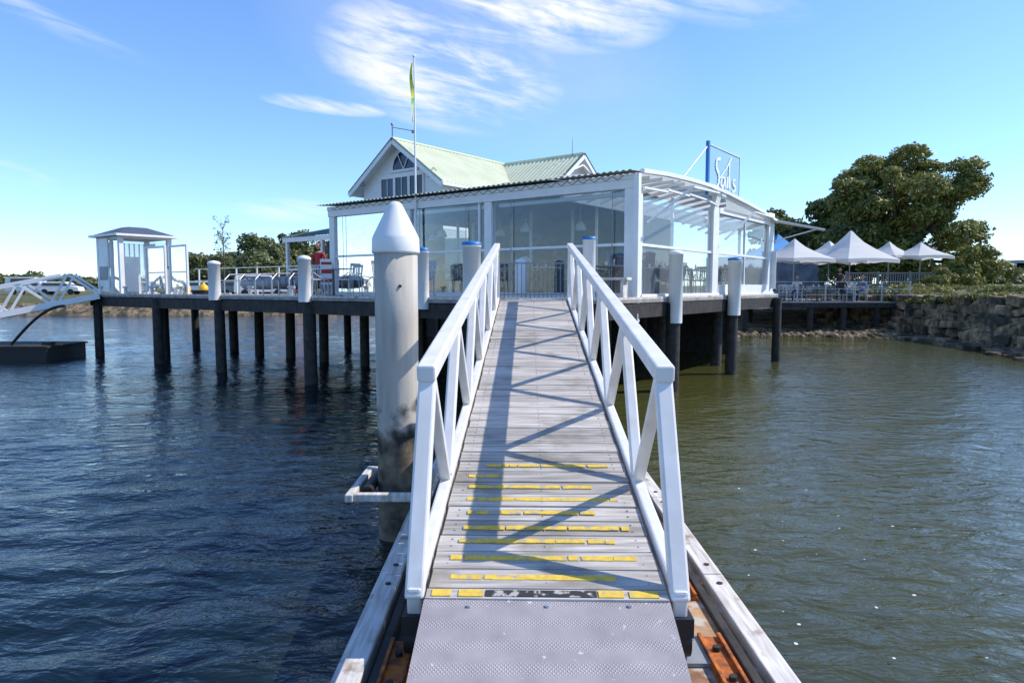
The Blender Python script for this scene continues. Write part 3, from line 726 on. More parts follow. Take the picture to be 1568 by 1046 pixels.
# ------------------------------------------------------------------ people
def person(name,loc,rz,pose='sit',shirt='shirt1',legs='denim',hair='hair'):
    J={};
    if pose=='sit':
        hip=.52
        J=dict(pel=(0,0,hip),sp=(0,-.02,hip+.22),ch=(0,-.03,hip+.42),nk=(0,-.01,hip+.56),
          hl=(-.1,.03,hip-.01),kl=(-.13,.45,hip),al=(-.13,.43,.10),fl=(-.14,.6,.05),hr=(.1,.03,hip-.01),kr=(.13,.45,hip),ar=(.13,.47,.10),fr=(.14,.64,.05),
          sl=(-.19,-.02,hip+.47),el=(-.25,.08,hip+.22),wl=(-.15,.32,hip+.24),sr=(.19,-.02,hip+.47),er=(.25,.08,hip+.22),wr=(.13,.34,hip+.26))
    else:
        hip=.93
        J=dict(pel=(0,0,hip),sp=(0,0,hip+.22),ch=(0,-.01,hip+.42),nk=(0,0,hip+.56),
          hl=(-.1,0,hip-.04),kl=(-.11,.05,.5),al=(-.12,-.04,.09),fl=(-.13,.13,.04),hr=(.1,0,hip-.04),kr=(.11,.01,.5),ar=(.12,.0,.09),fr=(.13,.17,.04),
          sl=(-.19,0,hip+.47),el=(-.27,-.02,hip+.2),wl=(-.27,.1,hip-.02),sr=(.19,0,hip+.47),er=(.27,0,hip+.2),wr=(.22,.2,hip+.12))
    E=[('pel','sp','s'),('sp','ch','s'),('ch','nk','k'),('pel','hl','l'),('hl','kl','l'),('kl','al','l'),('al','fl','l'),('pel','hr','l'),('hr','kr','l'),('kr','ar','l'),('ar','fr','l'),('ch','sl','s'),('sl','el','s'),('el','wl','k'),('ch','sr','s'),('sr','er','s'),('er','wr','k')]
    R=dict(pel=.13,sp=.12,ch=.13,nk=.055,hl=.09,kl=.06,al=.04,fl=.035,hr=.09,kr=.06,ar=.04,fr=.035,sl=.06,el=.042,wl=.028,sr=.06,er=.042,wr=.028)
    K=list(J);me=bpy.data.meshes.new('sk');me.from_pydata([J[k] for k in K],[(K.index(a),K.index(b)) for a,b,_ in E],[])
    o=bpy.data.objects.new('sk',me);scene.collection.objects.link(o)
    sk=o.modifiers.new('s','SKIN');sv=me.skin_vertices[0].data
    for i,k in enumerate(K): sv[i].radius=(R[k],R[k]*(.75 if k in('pel','sp','ch') else 1));sv[i].use_root=(k=='pel')
    o.modifiers.new('ss','SUBSURF').levels=1
    dg=bpy.context.evaluated_depsgraph_get();ev=o.evaluated_get(dg);em=ev.to_mesh()
    vs=[v.co.copy() for v in em.vertices];fs=[tuple(p.vertices) for p in em.polygons]
    lab=[]
    for p in em.polygons:
        c=p.center;best=None
        for a,b,l in E:
            A=Vector(J[a]);B=Vector(J[b]);t=max(0,min(1,(c-A).dot(B-A)/(B-A).length_squared));d=(c-A.lerp(B,t)).length
            if best is None or d<best[0]:best=(d,l)
        lab.append(best[1])
    ev.to_mesh_clear();bpy.data.objects.remove(o)
    m=MB();mi={'s':0,'l':1,'k':2}
    for f,l in zip(fs,lab):
        m.f.append(f);m.m.append(mi[l]);m.r.append(.5);m.sm.append(True)
    m.v=[tuple(v) for v in vs]
    hc=Vector(J['nk'])+Vector((0,.02,.16))
    n1,n2=12,9
    def ell(c,rx,ry,rz_,zmin,mat):
        hv=[];
        for j in range(n2+1):
            ph=math.pi*j/n2
            for i in range(n1):
                t=2*math.pi*i/n1;z=math.cos(ph)
                hv.append(c+Vector((rx*math.sin(ph)*math.cos(t)*(1-.12*(z<-.2)),ry*math.sin(ph)*math.sin(t),rz_*z)))
        m.add(hv,[(j*n1+i,j*n1+(i+1)%n1,(j+1)*n1+(i+1)%n1,(j+1)*n1+i) for j in range(n2) if (math.cos(math.pi*(j+.5)/n2)>zmin) for i in range(n1)],mat,.5,True)
    ell(hc,.078,.095,.12,-2,2);ell(hc+Vector((0,-.018,.018)),.086,.098,.118,-.35,3)
    m.cyl(hc+Vector((0,.085,.01)),hc+Vector((0,.115,-.02)),.008,.016,6,2)
    for s_ in(-1,1):
        m.cyl(hc+Vector((s_*.03,.088,.012)),hc+Vector((s_*.03,.094,.012)),.009,n=6,mat=3);m.cyl(hc+Vector((s_*.075,0,0)),hc+Vector((s_*.09,-.005,.005)),.025,n=8,mat=2)
    m.box(hc+Vector((0,.085,-.055)),(.04,.012,.008),0,4)
    for w,e in(('wl','el'),('wr','er')):
        a=Vector(J[w]);d=(a-Vector(J[e])).normalized();sd=d.cross(ZUP).normalized();up=sd.cross(d)
        m.beam(a,a+d*.09,.075,.03,2)
        for k,l in enumerate((.065,.08,.075,.055)):
            b=a+d*.085+sd*(-.028+.019*k);c=b+d*l*.55-up*.008;m.cyl(b,c,.009,.008,6,2);m.cyl(c,c+d*l*.4-up*.02,.008,.006,6,2)
        m.cyl(a+d*.03-sd*.03,a+d*.07-sd*.065,.011,.008,6,2)
    ob=m.obj(name,[M[shirt],M[legs],M['skin'],M[hair],M['red']]);ob.location=loc;ob.rotation_euler=(0,0,rz);return ob
person('seated_diner',Lc(3.6,1.1,DZ-.02),-TH+1.57,'sit','shirt1')
person('seated_diner',Lc(4.2,3.3,DZ-.02),-TH-1.57,'sit','shirt4')
person('seated_diner',Lc(7.2,1.1,DZ-.02),-TH+1.57,'sit','shirt3')
person('standing_waiter',Lc(2.2,4.4,DZ),2.6,'stand','shirt4')
person('standing_visitor',P(489,440,23.5),2.8,'stand','shirt2').location.z=DZ
# ------------------------------------------------------------------ LEFT DECK ITEMS
pv=empty('wharf_shelter');W=MB()
cu,cv,hw=18.25,-1.85,.80
for du in(-hw,hw):
    for dv in(-hw,hw): lbox(W,cu+du-.07,cu+du+.07,cv+dv-.07,cv+dv+.07,DZ,4.06,0)
lbox(W,cu-.15,cu-.07,cv-hw-.04,cv-hw+.04,DZ,4.06,0)
lbox(W,cu-hw,cu+hw,cv-hw-.03,cv-hw+.03,3.94,4.10,0);lbox(W,cu-hw,cu+hw,cv+hw-.03,cv+hw+.03,3.98,4.10,0)
lbox(W,cu-hw-.03,cu-hw+.03,cv-hw,cv+hw,3.98,4.10,0);lbox(W,cu+hw-.03,cu+hw+.03,cv-hw,cv+hw,3.98,4.10,0)
for k in range(9): lbox(W,cu+hw-.02,cu+hw+.02,cv-hw+.12+k*.17,cv-hw+.15+k*.17,DZ+.9,3.9,0)
for k in range(5): lbox(W,cu+.2+k*.12,cu+.225+k*.12,cv+hw-.02,cv+hw+.02,DZ,3.9,0)
lbox(W,cu-.05,cu+.62,cv-hw-.10,cv-hw-.05,2.2,4.0,0)
lbox(W,cu-.0,cu+.56,cv-hw-.12,cv-hw-.101,2.6,3.05,1)
lbox(W,cu+.05,cu+.4,cv-.3,cv+.2,DZ,DZ+1.3,0)
W.obj('frame',[M['white'],M['grey']],pv)
W=MB();h=hw+.22
pts=[Lc(cu-h,cv-h,4.10),Lc(cu+h,cv-h,4.10),Lc(cu+h,cv+h,4.10),Lc(cu-h,cv+h,4.10),Lc(cu-.3,cv-.3,4.40),Lc(cu+.3,cv-.3,4.40),Lc(cu+.3,cv+.3,4.40),Lc(cu-.3,cv+.3,4.40)]
W.add(pts,[(0,1,5,4),(1,2,6,5),(2,3,7,6),(3,0,4,7),(4,5,6,7)],0);W.add(pts[:4],[(0,3,2,1)],1)
for i in range(4): W.beam(pts[i]+Vector((0,0,-.02)),pts[(i+1)%4]+Vector((0,0,-.02)),.06,.07,1)
M['slate']=pm('blue_grey_roof',(.08,.10,.15),None,2,.6)
W.obj('hip_roof',[M['slate'],M['white']],pv)
W=MB();pane_v(W,cu+hw+.035,cv-hw,cv+hw,2.2,3.9);pane_u(W,cu+.66,cu+hw-.08,cv-hw,2.2,3.9);pane_v(W,cu-hw-.035,cv-hw+.1,cv+hw-.1,2.2,3.9);pane_u(W,cu-hw+.08,cu-.2,cv-hw,2.2,3.9)
W.obj('clear_screens',[M['pvcs']],pv)
W=MB()
for a,b_,v_ in((14.05,15.1,-2.2),(15.3,16.55,-2.25)):
    for u in(a,b_): lbox(W,u-.035,u+.035,v_-.03,v_+.03,DZ,3.66,0)
    lbox(W,a+.035,b_-.035,v_-.028,v_+.028,3.60,3.66,0);lbox(W,a+.035,b_-.035,v_-.02,v_+.02,2.8,2.84,0)
    pane_u(W,a+.03,b_-.03,v_,2.2,2.8,1);pane_u(W,a+.03,b_-.03,v_,2.84,3.6,1)
W.obj('wind_screen',[M['white'],M['pvcs']])
def buoy(u,v,c,name):
    W=MB();k=.72;W.lathe(Lc(u,v,DZ),[(r_*k,z*k) for r_,z in [(.12,.02),(.2,.12),(.22,.26),(.18,.4),(.08,.48),(.05,.52),(.05,.58),(0,.6)]],16,0);W.cyl(Lc(u,v,DZ+.56*k),Lc(u,v,DZ+.62*k),.03,mat=1);W.obj(name,[M[c],M['black']])
buoy(14.6,-1.4,'yel','mooring_buoy');buoy(15.9,-1.3,'yel','mooring_buoy')
W=MB()
for k in range(5):
    u=8.3+k*.75
    pts=[Lc(u,-2.6,DZ),Lc(u,-2.6,DZ+.45),Lc(u+.08,-2.4,DZ+.6),Lc(u+.35,-1.8,DZ+.62),Lc(u+.42,-1.6,DZ+.45),Lc(u+.42,-1.6,DZ)]
    W.tube(pts,.02,mat=0)
W.obj('ladder_handrail',[M['steel']])
W=MB()
for k in range(7):
    u=8+k*1.8
    W.cyl(Lc(u,-2.75,DZ),Lc(u,-2.75,DZ+.28),.05,.045,mat=0);W.cyl(Lc(u-.13,-2.75,DZ+.25),Lc(u+.13,-2.75,DZ+.25),.035,mat=0)
W.obj('mooring_cleats',[M['steel']])
W=MB()
u=9.9
while u<19.3:
    W.cyl(Lc(u,.85,DZ),Lc(u,.85,DZ+.95),.03,mat=0);u+=1.3
for z in(.5,.95): W.beam(Lc(9.9,.85,DZ+z),Lc(19.3,.85,DZ+z),.03,.03,0)
W.obj('deck_guard_rail',[M['white']])
W=MB();lbox(W,16.9,17.3,-1.5,-1.1,DZ,DZ+.9,0);lbox(W,16.88,17.32,-1.52,-1.08,DZ+.9,DZ+.96,1);W.obj('rubbish_bin',[M['grey'],M['black']])
W=MB()
pts=[]
for i in range(17):
    t=math.pi*i/16;pts.append(Lc(10.9-1.1*math.sin(t)*.9,-.9+.55*math.cos(t),DZ+.35+.08*math.sin(t)))
pts=[pts[0]+U*1.2]+pts+[pts[-1]+U*1.2]
W.tube(pts,.17,12,0);W.add([pts[0],pts[4],pts[9],pts[14],pts[-1]],[(0,1,2,3,4)],1)
W.obj('inflatable_dinghy',[M['grey'],M['black']])
W=MB()
for k in range(3):
    pts=[Lc(13.2+.28*math.cos(a),-2.2+.28*math.sin(a),DZ+.04+.05*k) for a in np.linspace(0,6.283,17)];W.tube(pts,.025,6,0)
W.obj('coiled_hose',[M['black']])
W=MB();p=P(501,438,20.2);p.z=DZ-.25
W.box(p+Vector((0,0,.95)),(.38,.04,.75),.2,0);W.box(p+Vector((-.005,-.024,.98)),(.30,.006,.16),.2,1);W.box(p+Vector((-.005,-.024,1.2)),(.30,.006,.08),.2,1);W.box(p+Vector((-.005,-.024,.7)),(.30,.006,.10),.2,1)
W.cyl(p+Vector((-.16,0,.25)),p+Vector((-.16,0,.6)),.02,mat=0);W.cyl(p+Vector((.16,0,.25)),p+Vector((.16,0,.6)),.02,mat=0);W.obj('notice_sign',[M['white'],M['red']])
# left gangway
lg=empty('side_gangway')
A=Lc(18.9,-2.7,DZ);B=Vector((-20.8,20.8,.55));d=(B-A);Lg=d.length;d=d/Lg;sd=d.cross(ZUP).normalized();nn=sd.cross(d)
if nn.z<0:nn=-nn
W=MB()
for s_ in(-.6,.6):
    H=lambda t,h:A+d*t+sd*s_+nn*h
    W.beam(H(0,-.04),H(Lg,-.04),.1,.2,0);W.beam(H(.9,.86),H(Lg-.8,.86),.09,.09,0)
    n_=5;st=(Lg-.2)/n_
    for k in range(n_):
        W.beam(H(k*st,0),H((k+.5)*st,.84),.06,.07,0);W.beam(H((k+.5)*st,.84),H((k+1)*st,0),.06,.07,0)
W.obj('truss_sides',[M['white']],lg)
W=MB();W.beam(A+nn*-.05,B+nn*-.05,1.15,.05,0);W.obj('deck',[M['deckwood']],lg)
W=MB();W.box((-20,22.6,.2),(10.4,2.0,.45),.0,0);W.box((-20,22.6,.45),(10.5,2.1,.06),0,1);W.box((-15.1,22.2,.53),(.3,.3,.1),0,0)
W.obj('floating_jetty',[M['black'],M['darkwood']])
W=MB();pts=[]
for i in range(15):
    t=i/14;pts.append(Vector((-16.2+1.8*t,22.0,.5+1.25*math.sin(t*math.pi/2))))
W.tube(pts,.045,8,0);W.obj('service_hose',[M['black']])
# ------------------------------------------------------------------ GROUND (right bank)
def hgt(x,y):
    wx=19.3+.5*math.sin(y*.25)
    if x>wx: 
        return 1.75+.55*min(1,(x-wx)/3.5)+.10*math.sin(x*1.3+y*.7)+(.02*(x-wx-4) if x>wx+4 else 0)*.4
    s=(y-32.5-.8*math.sin(x*.6))
    return max(-.6,min(1.4,s*.085+.0))+.03*math.sin(x*2.1)*math.sin(y*1.7)
W=MB()
gx=list(np.arange(4,19,.8))+list(np.arange(19,30,.4))+[32,35,40,50,70,100,160,300,700,1500]
gy=list(np.arange(-5,28,1.2))+list(np.arange(28,50,.5))+[52,56,60,70,85,110,160,300,700,1500]
vs=[];
for y in gy:
    for x in gx: vs.append((x,y,hgt(x,y)))
nx=len(gx)
for j in range(len(gy)-1):
    for i in range(nx-1):
        mt=0 if gx[i]>19.2 else 1
        a=j*nx+i;W.f.append((a,a+1,a+nx+1,a+nx));W.m.append(mt);W.r.append(.5);W.sm.append(True)
W.v=vs;W.obj('ground',[M['ground'],M['sand']])
W=MB()
xs_=[-900,-300,-120,-80,-60,-45,-30,-18,-6,4.2]
front=[(x,62+6*math.sin(x*.05)) for x in xs_]
vs=[];
for x,y in front: vs+=[(x,y,-.3),(x,y+1.2,1.0),(x,y+30,1.8),(x*1.0,1500,2.0)]
for i in range(len(front)-1):
    for k in range(3):
        a=i*4+k;W.f.append((a,a+4,a+5,a+1));W.m.append(1 if k==0 else 0);W.r.append(.5);W.sm.append(True)
W.v=vs;W.obj('far_shore_ground',[M['ground'],M['rock']])
W=MB()
def wallx(y):return 19.3+.5*math.sin(y*.25)-.15
for row in range(6):
    y=14.0+random.random()
    z=.0+row*.34
    while y<39:
        l=random.uniform(.35,1.1);hh=random.uniform(.28,.42)
        x=wallx(y)-.75+row*.16+random.uniform(-.10,.10)
        c=Vector((x,y+l/2,z+hh/2-.1));vs=[]
        a=random.uniform(-.14,.14);t=random.uniform(-.1,.1)
        for kz in(-1,1):
            for ky in(-1,1):
                for kx in(-1,1):
                    vs.append(c+Vector((kx*.42+random.uniform(-.09,.09),ky*(l/2)*.95+kx*a+random.uniform(-.06,.06),kz*hh/2+ky*t+random.uniform(-.05,.05))))
        W.add(vs,[(0,2,3,1),(4,5,7,6),(0,1,5,4),(2,6,7,3),(0,4,6,2),(1,3,7,5)],0);y+=l
for i in range(260):
    y=random.uniform(15,38);x=wallx(y)-1.1-abs(random.gauss(0,.5));s=random.uniform(.1,.35)
    vs=[];c=Vector((x,y,max(0,hgt(x,y))+s*.1))
    for kz in(-1,1):
        for ky in(-1,1):
            for kx in(-1,1): vs.append(c+Vector((kx*s,ky*s,kz*s*.5))*random.uniform(.7,1.1))
    W.add(vs,[(0,2,3,1),(4,5,7,6),(0,1,5,4),(2,6,7,3),(0,4,6,2),(1,3,7,5)],0)
W.obj('stone_seawall',[M['rock']],bevel=.06)
W=MB()
for i in range(520):
    x=random.uniform(11,19.5);y=32.5+.8*math.sin(x*.6)+random.gauss(.6,.7);s=random.uniform(.04,.18);c=Vector((x,y,max(0,hgt(x,y))))
    W.lathe(c,[(s,-.02),(s*.8,s*.5),(s*.3,s*.8),(0,s*.85)],6,0,False)
W.obj('beach_pebbles',[M['rock']])
# ------------------------------------------------------------------ TERRACE
tr=empty('terrace_deck');W=MB()
TZ=1.62
W.box((15.6,39,TZ-.06),(8.6,10,.12),0,0);W.box((15.6,33.97,TZ-.17),(8.6,.08,.24),0,1)
for x in np.arange(11.6,20,1.65):
    W.box((x,34.1,.7),(.22,.22,1.6),0,1);W.box((x,38,.9),(.22,.22,1.4),0,1)
W.obj('platform',[M['deckwood'],M['darkwood']],tr)
W=MB()
x=11.4
while x<19.9:
    W.box((x,34.05,TZ+.5),(.05,.05,1.0),0,0);x+=1.4
for z in(.35,.65,1.0): W.beam((11.4,34.05,TZ+z),(19.85,34.05,TZ+z),.03,.025,0)
W.obj('rail',[M['steel']],tr)
def umbrella(x,y,zb,ze,zp,r_,mat,rot=.4):
    e=MB();N2=32
    rings=[(1.0,ze),(.75,ze+(zp-ze)*.18),(.5,ze+(zp-ze)*.38),(.28,ze+(zp-ze)*.60),(.12,ze+(zp-ze)*.84),(.03,zp)]
    vs=[]
    for f,z in rings:
        for i in range(N2):
            t=2*math.pi*i/N2;k=1/max(abs(math.cos(t)),abs(math.sin(t)))
            rr=r_*f*k*.88
            vs.append(Vector((x+rr*math.cos(t+rot),y+rr*math.sin(t+rot),z-.14*f*(k-1))))
    fs=[(j*N2+i,j*N2+(i+1)%N2,(j+1)*N2+(i+1)%N2,(j+1)*N2+i) for j in range(len(rings)-1) for i in range(N2)]
    e.add(vs,fs,0,.5,False)
    vs2=[]
    for i in range(N2): vs2+= [vs[i],vs[i]-Vector((0,0,.16+.03*math.cos(i*math.pi/2)))]
    e.add(vs2,[(2*i,2*((i+1)%N2),2*((i+1)%N2)+1,2*i+1) for i in range(N2)],0)
    e.cyl((x,y,zb),(x,y,zp+.06),.03,mat=1)
    for i in range(4):
        t=rot+math.pi/4+i*math.pi/2;e.cyl((x,y,ze+.3),(x+r_*.9*math.cos(t),y+r_*.9*math.sin(t),ze+.05),.012,n=5,mat=1)
    e.cyl((x,y,zb),(x,y,zb+.08),.3,mat=1)
    e.obj('market_umbrella',[M[mat],M['grey']])
def pX(px,Y):return (px-784)/F*Y
umbrella(pX(1213,36),36,TZ,3.85,4.85,1.6,'canvas')
umbrella(pX(1188,39),39,TZ,4.1,5.3,1.9,'bluefab',.2)
umbrella(pX(1266,38.5),38.5,TZ,3.9,4.9,1.7,'canvas',.6)
umbrella(pX(1298,37),37,TZ,3.85,5.35,1.9,'canvas',.3)
umbrella(pX(1357,45),45,2.2,4.4,5.3,1.4,'canvas',.5)
umbrella(pX(1405,44),44,2.2,4.35,5.2,1.5,'canvas',.2)
for i in range(9):
    x=12.4+ (i%5)*1.65;y=35.2+(i//5)*2.4
    set_((x,y,TZ),random.uniform(0,1.5),4,ch1 if i%2 else ch0)
person('seated_diner',(14.7,35.3,TZ-.02),2.6,'sit','shirt1')
person('seated_diner',(16.9,35.0,TZ-.02),-1.2,'sit','shirt4')
person('seated_diner',(18.0,35.2,TZ-.02),2.0,'sit','shirt3')
person('seated_diner',(18.4,37.4,TZ-.02),3.0,'sit','shirt1')
person('standing_waiter',(17.5,36.6,TZ),2.9,'stand','shirt4')
W=MB()
x=20.0
while x<25.6:
    W.box((x,41,2.75),(.05,.03,.95),0,0);x+=.14
for z in(2.3,3.2): W.beam((19.9,41,z),(25.7,41,z),.05,.07,0)
for x in(20,21.9,23.8,25.7): W.box((x,41,2.75),(.1,.1,1.1),0,0)
M['timberlt']=pm('grey_timber_fence',(.26,.24,.21),None,5,.8)
W.obj('paling_balustrade',[M['timberlt']])
W=MB()
W.box((13.9,42,2.9),(4,.15,2.6),0,0);W.box((13.5,41.9,3.3),(1.2,.05,.9),0,1)
W.box((17.6,44,2.8),(4,.15,2.4),0,2)
W.obj('terrace_kiosk',[M['white'],M['glass'],M['interior']],tr)
# ------------------------------------------------------------------ TREES
def leaves(name,blobs,nl,size,mat,parent=None,seed=1,flat=.8):
    r=np.random.default_rng(seed)
    B=np.array(blobs);w=B[:,3]**2;w/=w.sum()
    k=r.choice(len(B),nl,p=w)
    d=r.normal(size=(nl,3));d/=np.linalg.norm(d,axis=1)[:,None]
    d[:,2]=np.where((d[:,2]<0)&(r.uniform(0,1,nl)<.5),-d[:,2],d[:,2])
    rad=r.uniform(.4,1.0,nl)**.5
    rad*=1+.2*np.sin(d[:,0]*7+k)*np.cos(d[:,2]*6+k*2)
    pos=B[k,:3]+d*(rad*B[k,3])[:,None]*np.array([1,1,flat])
    a=r.normal(size=(nl,3));a/=np.linalg.norm(a,axis=1)[:,None]
    nrm=d*.7+r.normal(size=(nl,3))*.5+np.array([0,0,.35]);nrm/=np.linalg.norm(nrm,axis=1)[:,None]
    t1=np.cross(nrm,a);t1/=np.linalg.norm(t1,axis=1)[:,None];t2=np.cross(nrm,t1)
    s=(size*r.uniform(.6,1.4,nl))[:,None]
    vs=np.stack([pos-t1*s,pos-t2*s*.55,pos+t1*s,pos+t2*s*.55],1).reshape(-1,3)
    me=bpy.data.meshes.new(name);me.vertices.add(nl*4);me.vertices.foreach_set('co',vs.astype(np.float32).ravel())
    me.loops.add(nl*4);me.loops.foreach_set('vertex_index',np.arange(nl*4,dtype=np.int32))
    me.polygons.add(nl);me.polygons.foreach_set('loop_start',np.arange(0,nl*4,4,dtype=np.int32));me.polygons.foreach_set('loop_total',np.full(nl,4,dtype=np.int32))
    me.update(calc_edges=True)
    at=me.attributes.new('rnd','FLOAT','FACE')
    bl=r.uniform(0,1,len(B))
    at.data.foreach_set('value',np.clip(.45*bl[k]+.55*r.uniform(0,1,nl),0,1).astype(np.float32))
    me.materials.append(mat);o=bpy.data.objects.new(name,me);scene.collection.objects.link(o)
    if parent:o.parent=parent
    return o
def crown(c,R,n,br,seed,low=-.6):
    r=random.Random(seed);out=[]
    while len(out)<n:
        d=Vector((r.gauss(0,1),r.gauss(0,1),r.gauss(0,1))).normalized()
        if d.z<low:continue
        f=r.uniform(.35,.92)
        p=Vector(c)+Vector((d.x*R[0],d.y*R[1],d.z*R[2]))*f
        out.append((p.x,p.y,p.z,br*r.uniform(.55,1.25)))
    return out
def tree(name,base,c,R,n,br,nl,size,mat,tr_,seed,low=-.6,flat=.75,extra=()):
    e=empty(name);bl=crown(c,R,n,br,seed,low)+list(extra)
    leaves('foliage',bl,nl,size,mat,e,seed,flat)
    m=MB();base=Vector(base);cc=Vector(c);fork=base.lerp(cc,.45)
    m.cyl(base-Vector((0,0,.3)),fork,tr_,tr_*.7,10)
    for b in bl[::2]:
        p=Vector(b[:3]);mid=fork.lerp(p,.5)+Vector((0,0,-.05*(p-fork).length))
        m.cyl(fork,mid,tr_*.33,tr_*.2,7);m.cyl(mid,p,tr_*.2,tr_*.06,6)
    m.obj('trunk_and_limbs',[M['bark']],e)
X=pX(1380,52)
rr=random.Random(99)
low_=[(X+rr.uniform(-4.8,5.6),52+rr.uniform(-3.5,2),rr.uniform(3.0,6.0),rr.uniform(.8,1.4)) for _ in range(26)]
low_+=[(X+rr.uniform(-5.6,-3.2),51+rr.uniform(-2,2),rr.uniform(6.5,10.0),rr.uniform(.8,1.2)) for _ in range(9)]
tree('fig_tree',(X-.5,52,2.2),(X,52,7.9),(6.0,5.0,5.6),85,1.22,74000,.135,M['leaf'],.7,11,-.7,.6,low_)
X=pX(1250,62);tree('dark_fig_tree',(X,62,2.2),(X+1,62,5.9),(5.6,4,4.5),36,1.5,17000,.22,M['leaf2'],.5,12)
X=pX(1183,70);tree('dark_fig_tree',(X,70,2.2),(X,70,6.5),(2.5,3,4.2),14,1.4,6000,.22,M['leaf2'],.4,13)
X=pX(1490,47);tree('coastal_shrub',(X,47,2.2),(X-.6,47,3.3),(3.6,2,2.0),22,.8,9000,.12,M['leaf'],.2,14,-.9)
X=pX(1330,50);tree('coastal_shrub',(X,50,2.2),(X,50,4.6),(4.5,2,2.6),22,1.0,10000,.15,M['leaf2'],.2,15,-.9)
X=pX(1450,40);tree('coastal_shrub',(X,40,2.2),(X,40,2.7),(1.6,1,.7),12,.45,4500,.07,M['grassleaf'],.06,16,-.9)
bl=[]
for i in range(620):
    x=19.0+abs(random.gauss(0,2.4));y=random.uniform(22,44);bl.append((x,y,hgt(max(x,19.9),y)+.02,random.uniform(.12,.34)))
leaves('bank_grass',bl,36000,.06,M['grassleaf'],None,21,.7)
for k,(px,Y,top_,w,sd_) in enumerate(((405,92,368,3.6,31),(432,95,362,4.6,42),(468,100,362,4.4,32),(500,100,372,4,33),(545,100,385,4,34),(352,90,401,3.4,35),(312,88,397,3.2,36),(395,75,394,3.4,37),(480,85,395,3.5,38),(376,100,402,3.4,39),(332,110,403,3.8,40))):
    X=pX(px,Y);zt=CZ+(440-top_)*Y/F
    tree('shore_tree',(X,Y,1.4),(X,Y,(zt+2.2)/2+.4),(w,3,(zt-2.2)/2),18,1.5 if w>3 else 1.1,6500,.22,M['leaf3'],.3,sd_,-.8)
e=empty('bare_sapling');m=MB();p=P(344,440,40);p.z=1.2
m.cyl(p,p+Vector((0,0,4.6)),.05,.02,8)
tips=[]
for i in range(30):
    z=random.uniform(2.2,4.6);a=random.uniform(0,6.28);l=random.uniform(.4,.95)
    q0=p+Vector((0,0,z));q1=q0+Vector((math.cos(a)*l*.5,math.sin(a)*l*.5,l*.75));m.cyl(q0,q1,.014,.006,5);tips.append((q1.x,q1.y,q1.z,.16))
m.obj('branches',[M['bark']],e);leaves('leaves',tips,420,.05,M['leaf3'],e,41)
bl=[]
for i in range(340):
    x=random.uniform(-260,-20);bl.append((x,random.uniform(215,240),2+random.uniform(0,2.6)*(1+.4*math.sin(x*.06)),random.uniform(2,3.6)))
leaves('distant_tree_line',bl,42000,.8,M['leaf3'],None,51,.8)
bl=[]
for i in range(240):
    x=random.uniform(95,330);y=random.uniform(150,175);bl.append((x,y,2+random.uniform(0,3.2)+max(0,(x-105)*.03),random.uniform(2,3.2)))
leaves('distant_hill_trees',bl,34000,.6,M['leaf3'],None,52,.8)
W=MB()
for i,(px,w,h_) in enumerate(((1535,9,1.8),(1560,7,2.4),(1590,8,2))):
    X=pX(px,185);W.box((X,185,CZ+5.2),(w,6,h_*1.3),0,0);W.box((X,185,CZ+5.2+h_*.65+.2),(w+.6,6.6,.4),0,1)
    for k in range(4):W.box((X-w/2+1.2+k*1.8,181.95,CZ+5.3),(.9,.05,.9),0,2)
W.obj('distant_building',[M['building_far'],M['roofgrey'],M['glass']])
def car(p,rz,van,paint,name):
    m=MB();L_,H_=(4.9,2.0) if van else (4.4,1.45)
    prof=[(-L_/2,.35),(-L_/2,.95),(-L_/2+.15,H_*.95 if van else 1.0),(-L_/2+.7,H_),(L_*.18,H_),(L_*.33,1.0 if not van else 1.15),(L_/2-.1,.85),(L_/2,.4)]
    n_=len(prof);vs=[(x,-.85,z) for x,z in prof]+[(x,.85,z) for x,z in prof]
    m.add(vs,[tuple(range(n_)),tuple(range(2*n_-1,n_-1,-1))]+[(i,n_+i,n_+(i+1)%n_,(i+1)%n_) for i in range(n_)],0)
    for s_ in(-.86,.86):
        m.add([(-L_/2+.6,s_,1.0),(L_*.27,s_,1.0),(L_*.16,s_,H_-.15),(-L_/2+.75,s_,H_-.15)],[(0,1,2,3)],1)
        for x in(-L_*.3,L_*.3):m.cyl((x,s_*.9,.33),(x,s_*1.03,.33),.33,mat=2,n=16)
    m.add([(L_*.335,-.75,1.02),(L_*.335,.75,1.02),(L_*.20,.7,H_-.1),(L_*.20,-.7,H_-.1)],[(0,1,2,3)],1)
    o=m.obj(name,[paint,M['winglass'],M['black']],bevel=.05);o.location=p;o.rotation_euler=(0,0,rz)
def cpos(px,Y,z=1.5):return Vector((pX(px,Y),Y,z))
car(cpos(402,66),.3,True,M['white'],'parked_van')
car(cpos(436,68),2.9,False,M['red'],'parked_car')
car(cpos(372,68),.1,False,M['grey'],'parked_car')
car(cpos(318,70),.1,False,M['white'],'parked_car')
car(cpos(268,72),.1,False,M['grey'],'parked_car')
car(cpos(215,72),.2,False,M['white'],'parked_car')
car(cpos(95,78),.2,False,M['white'],'parked_car')
car(cpos(50,80),.1,True,M['white'],'parked_van')
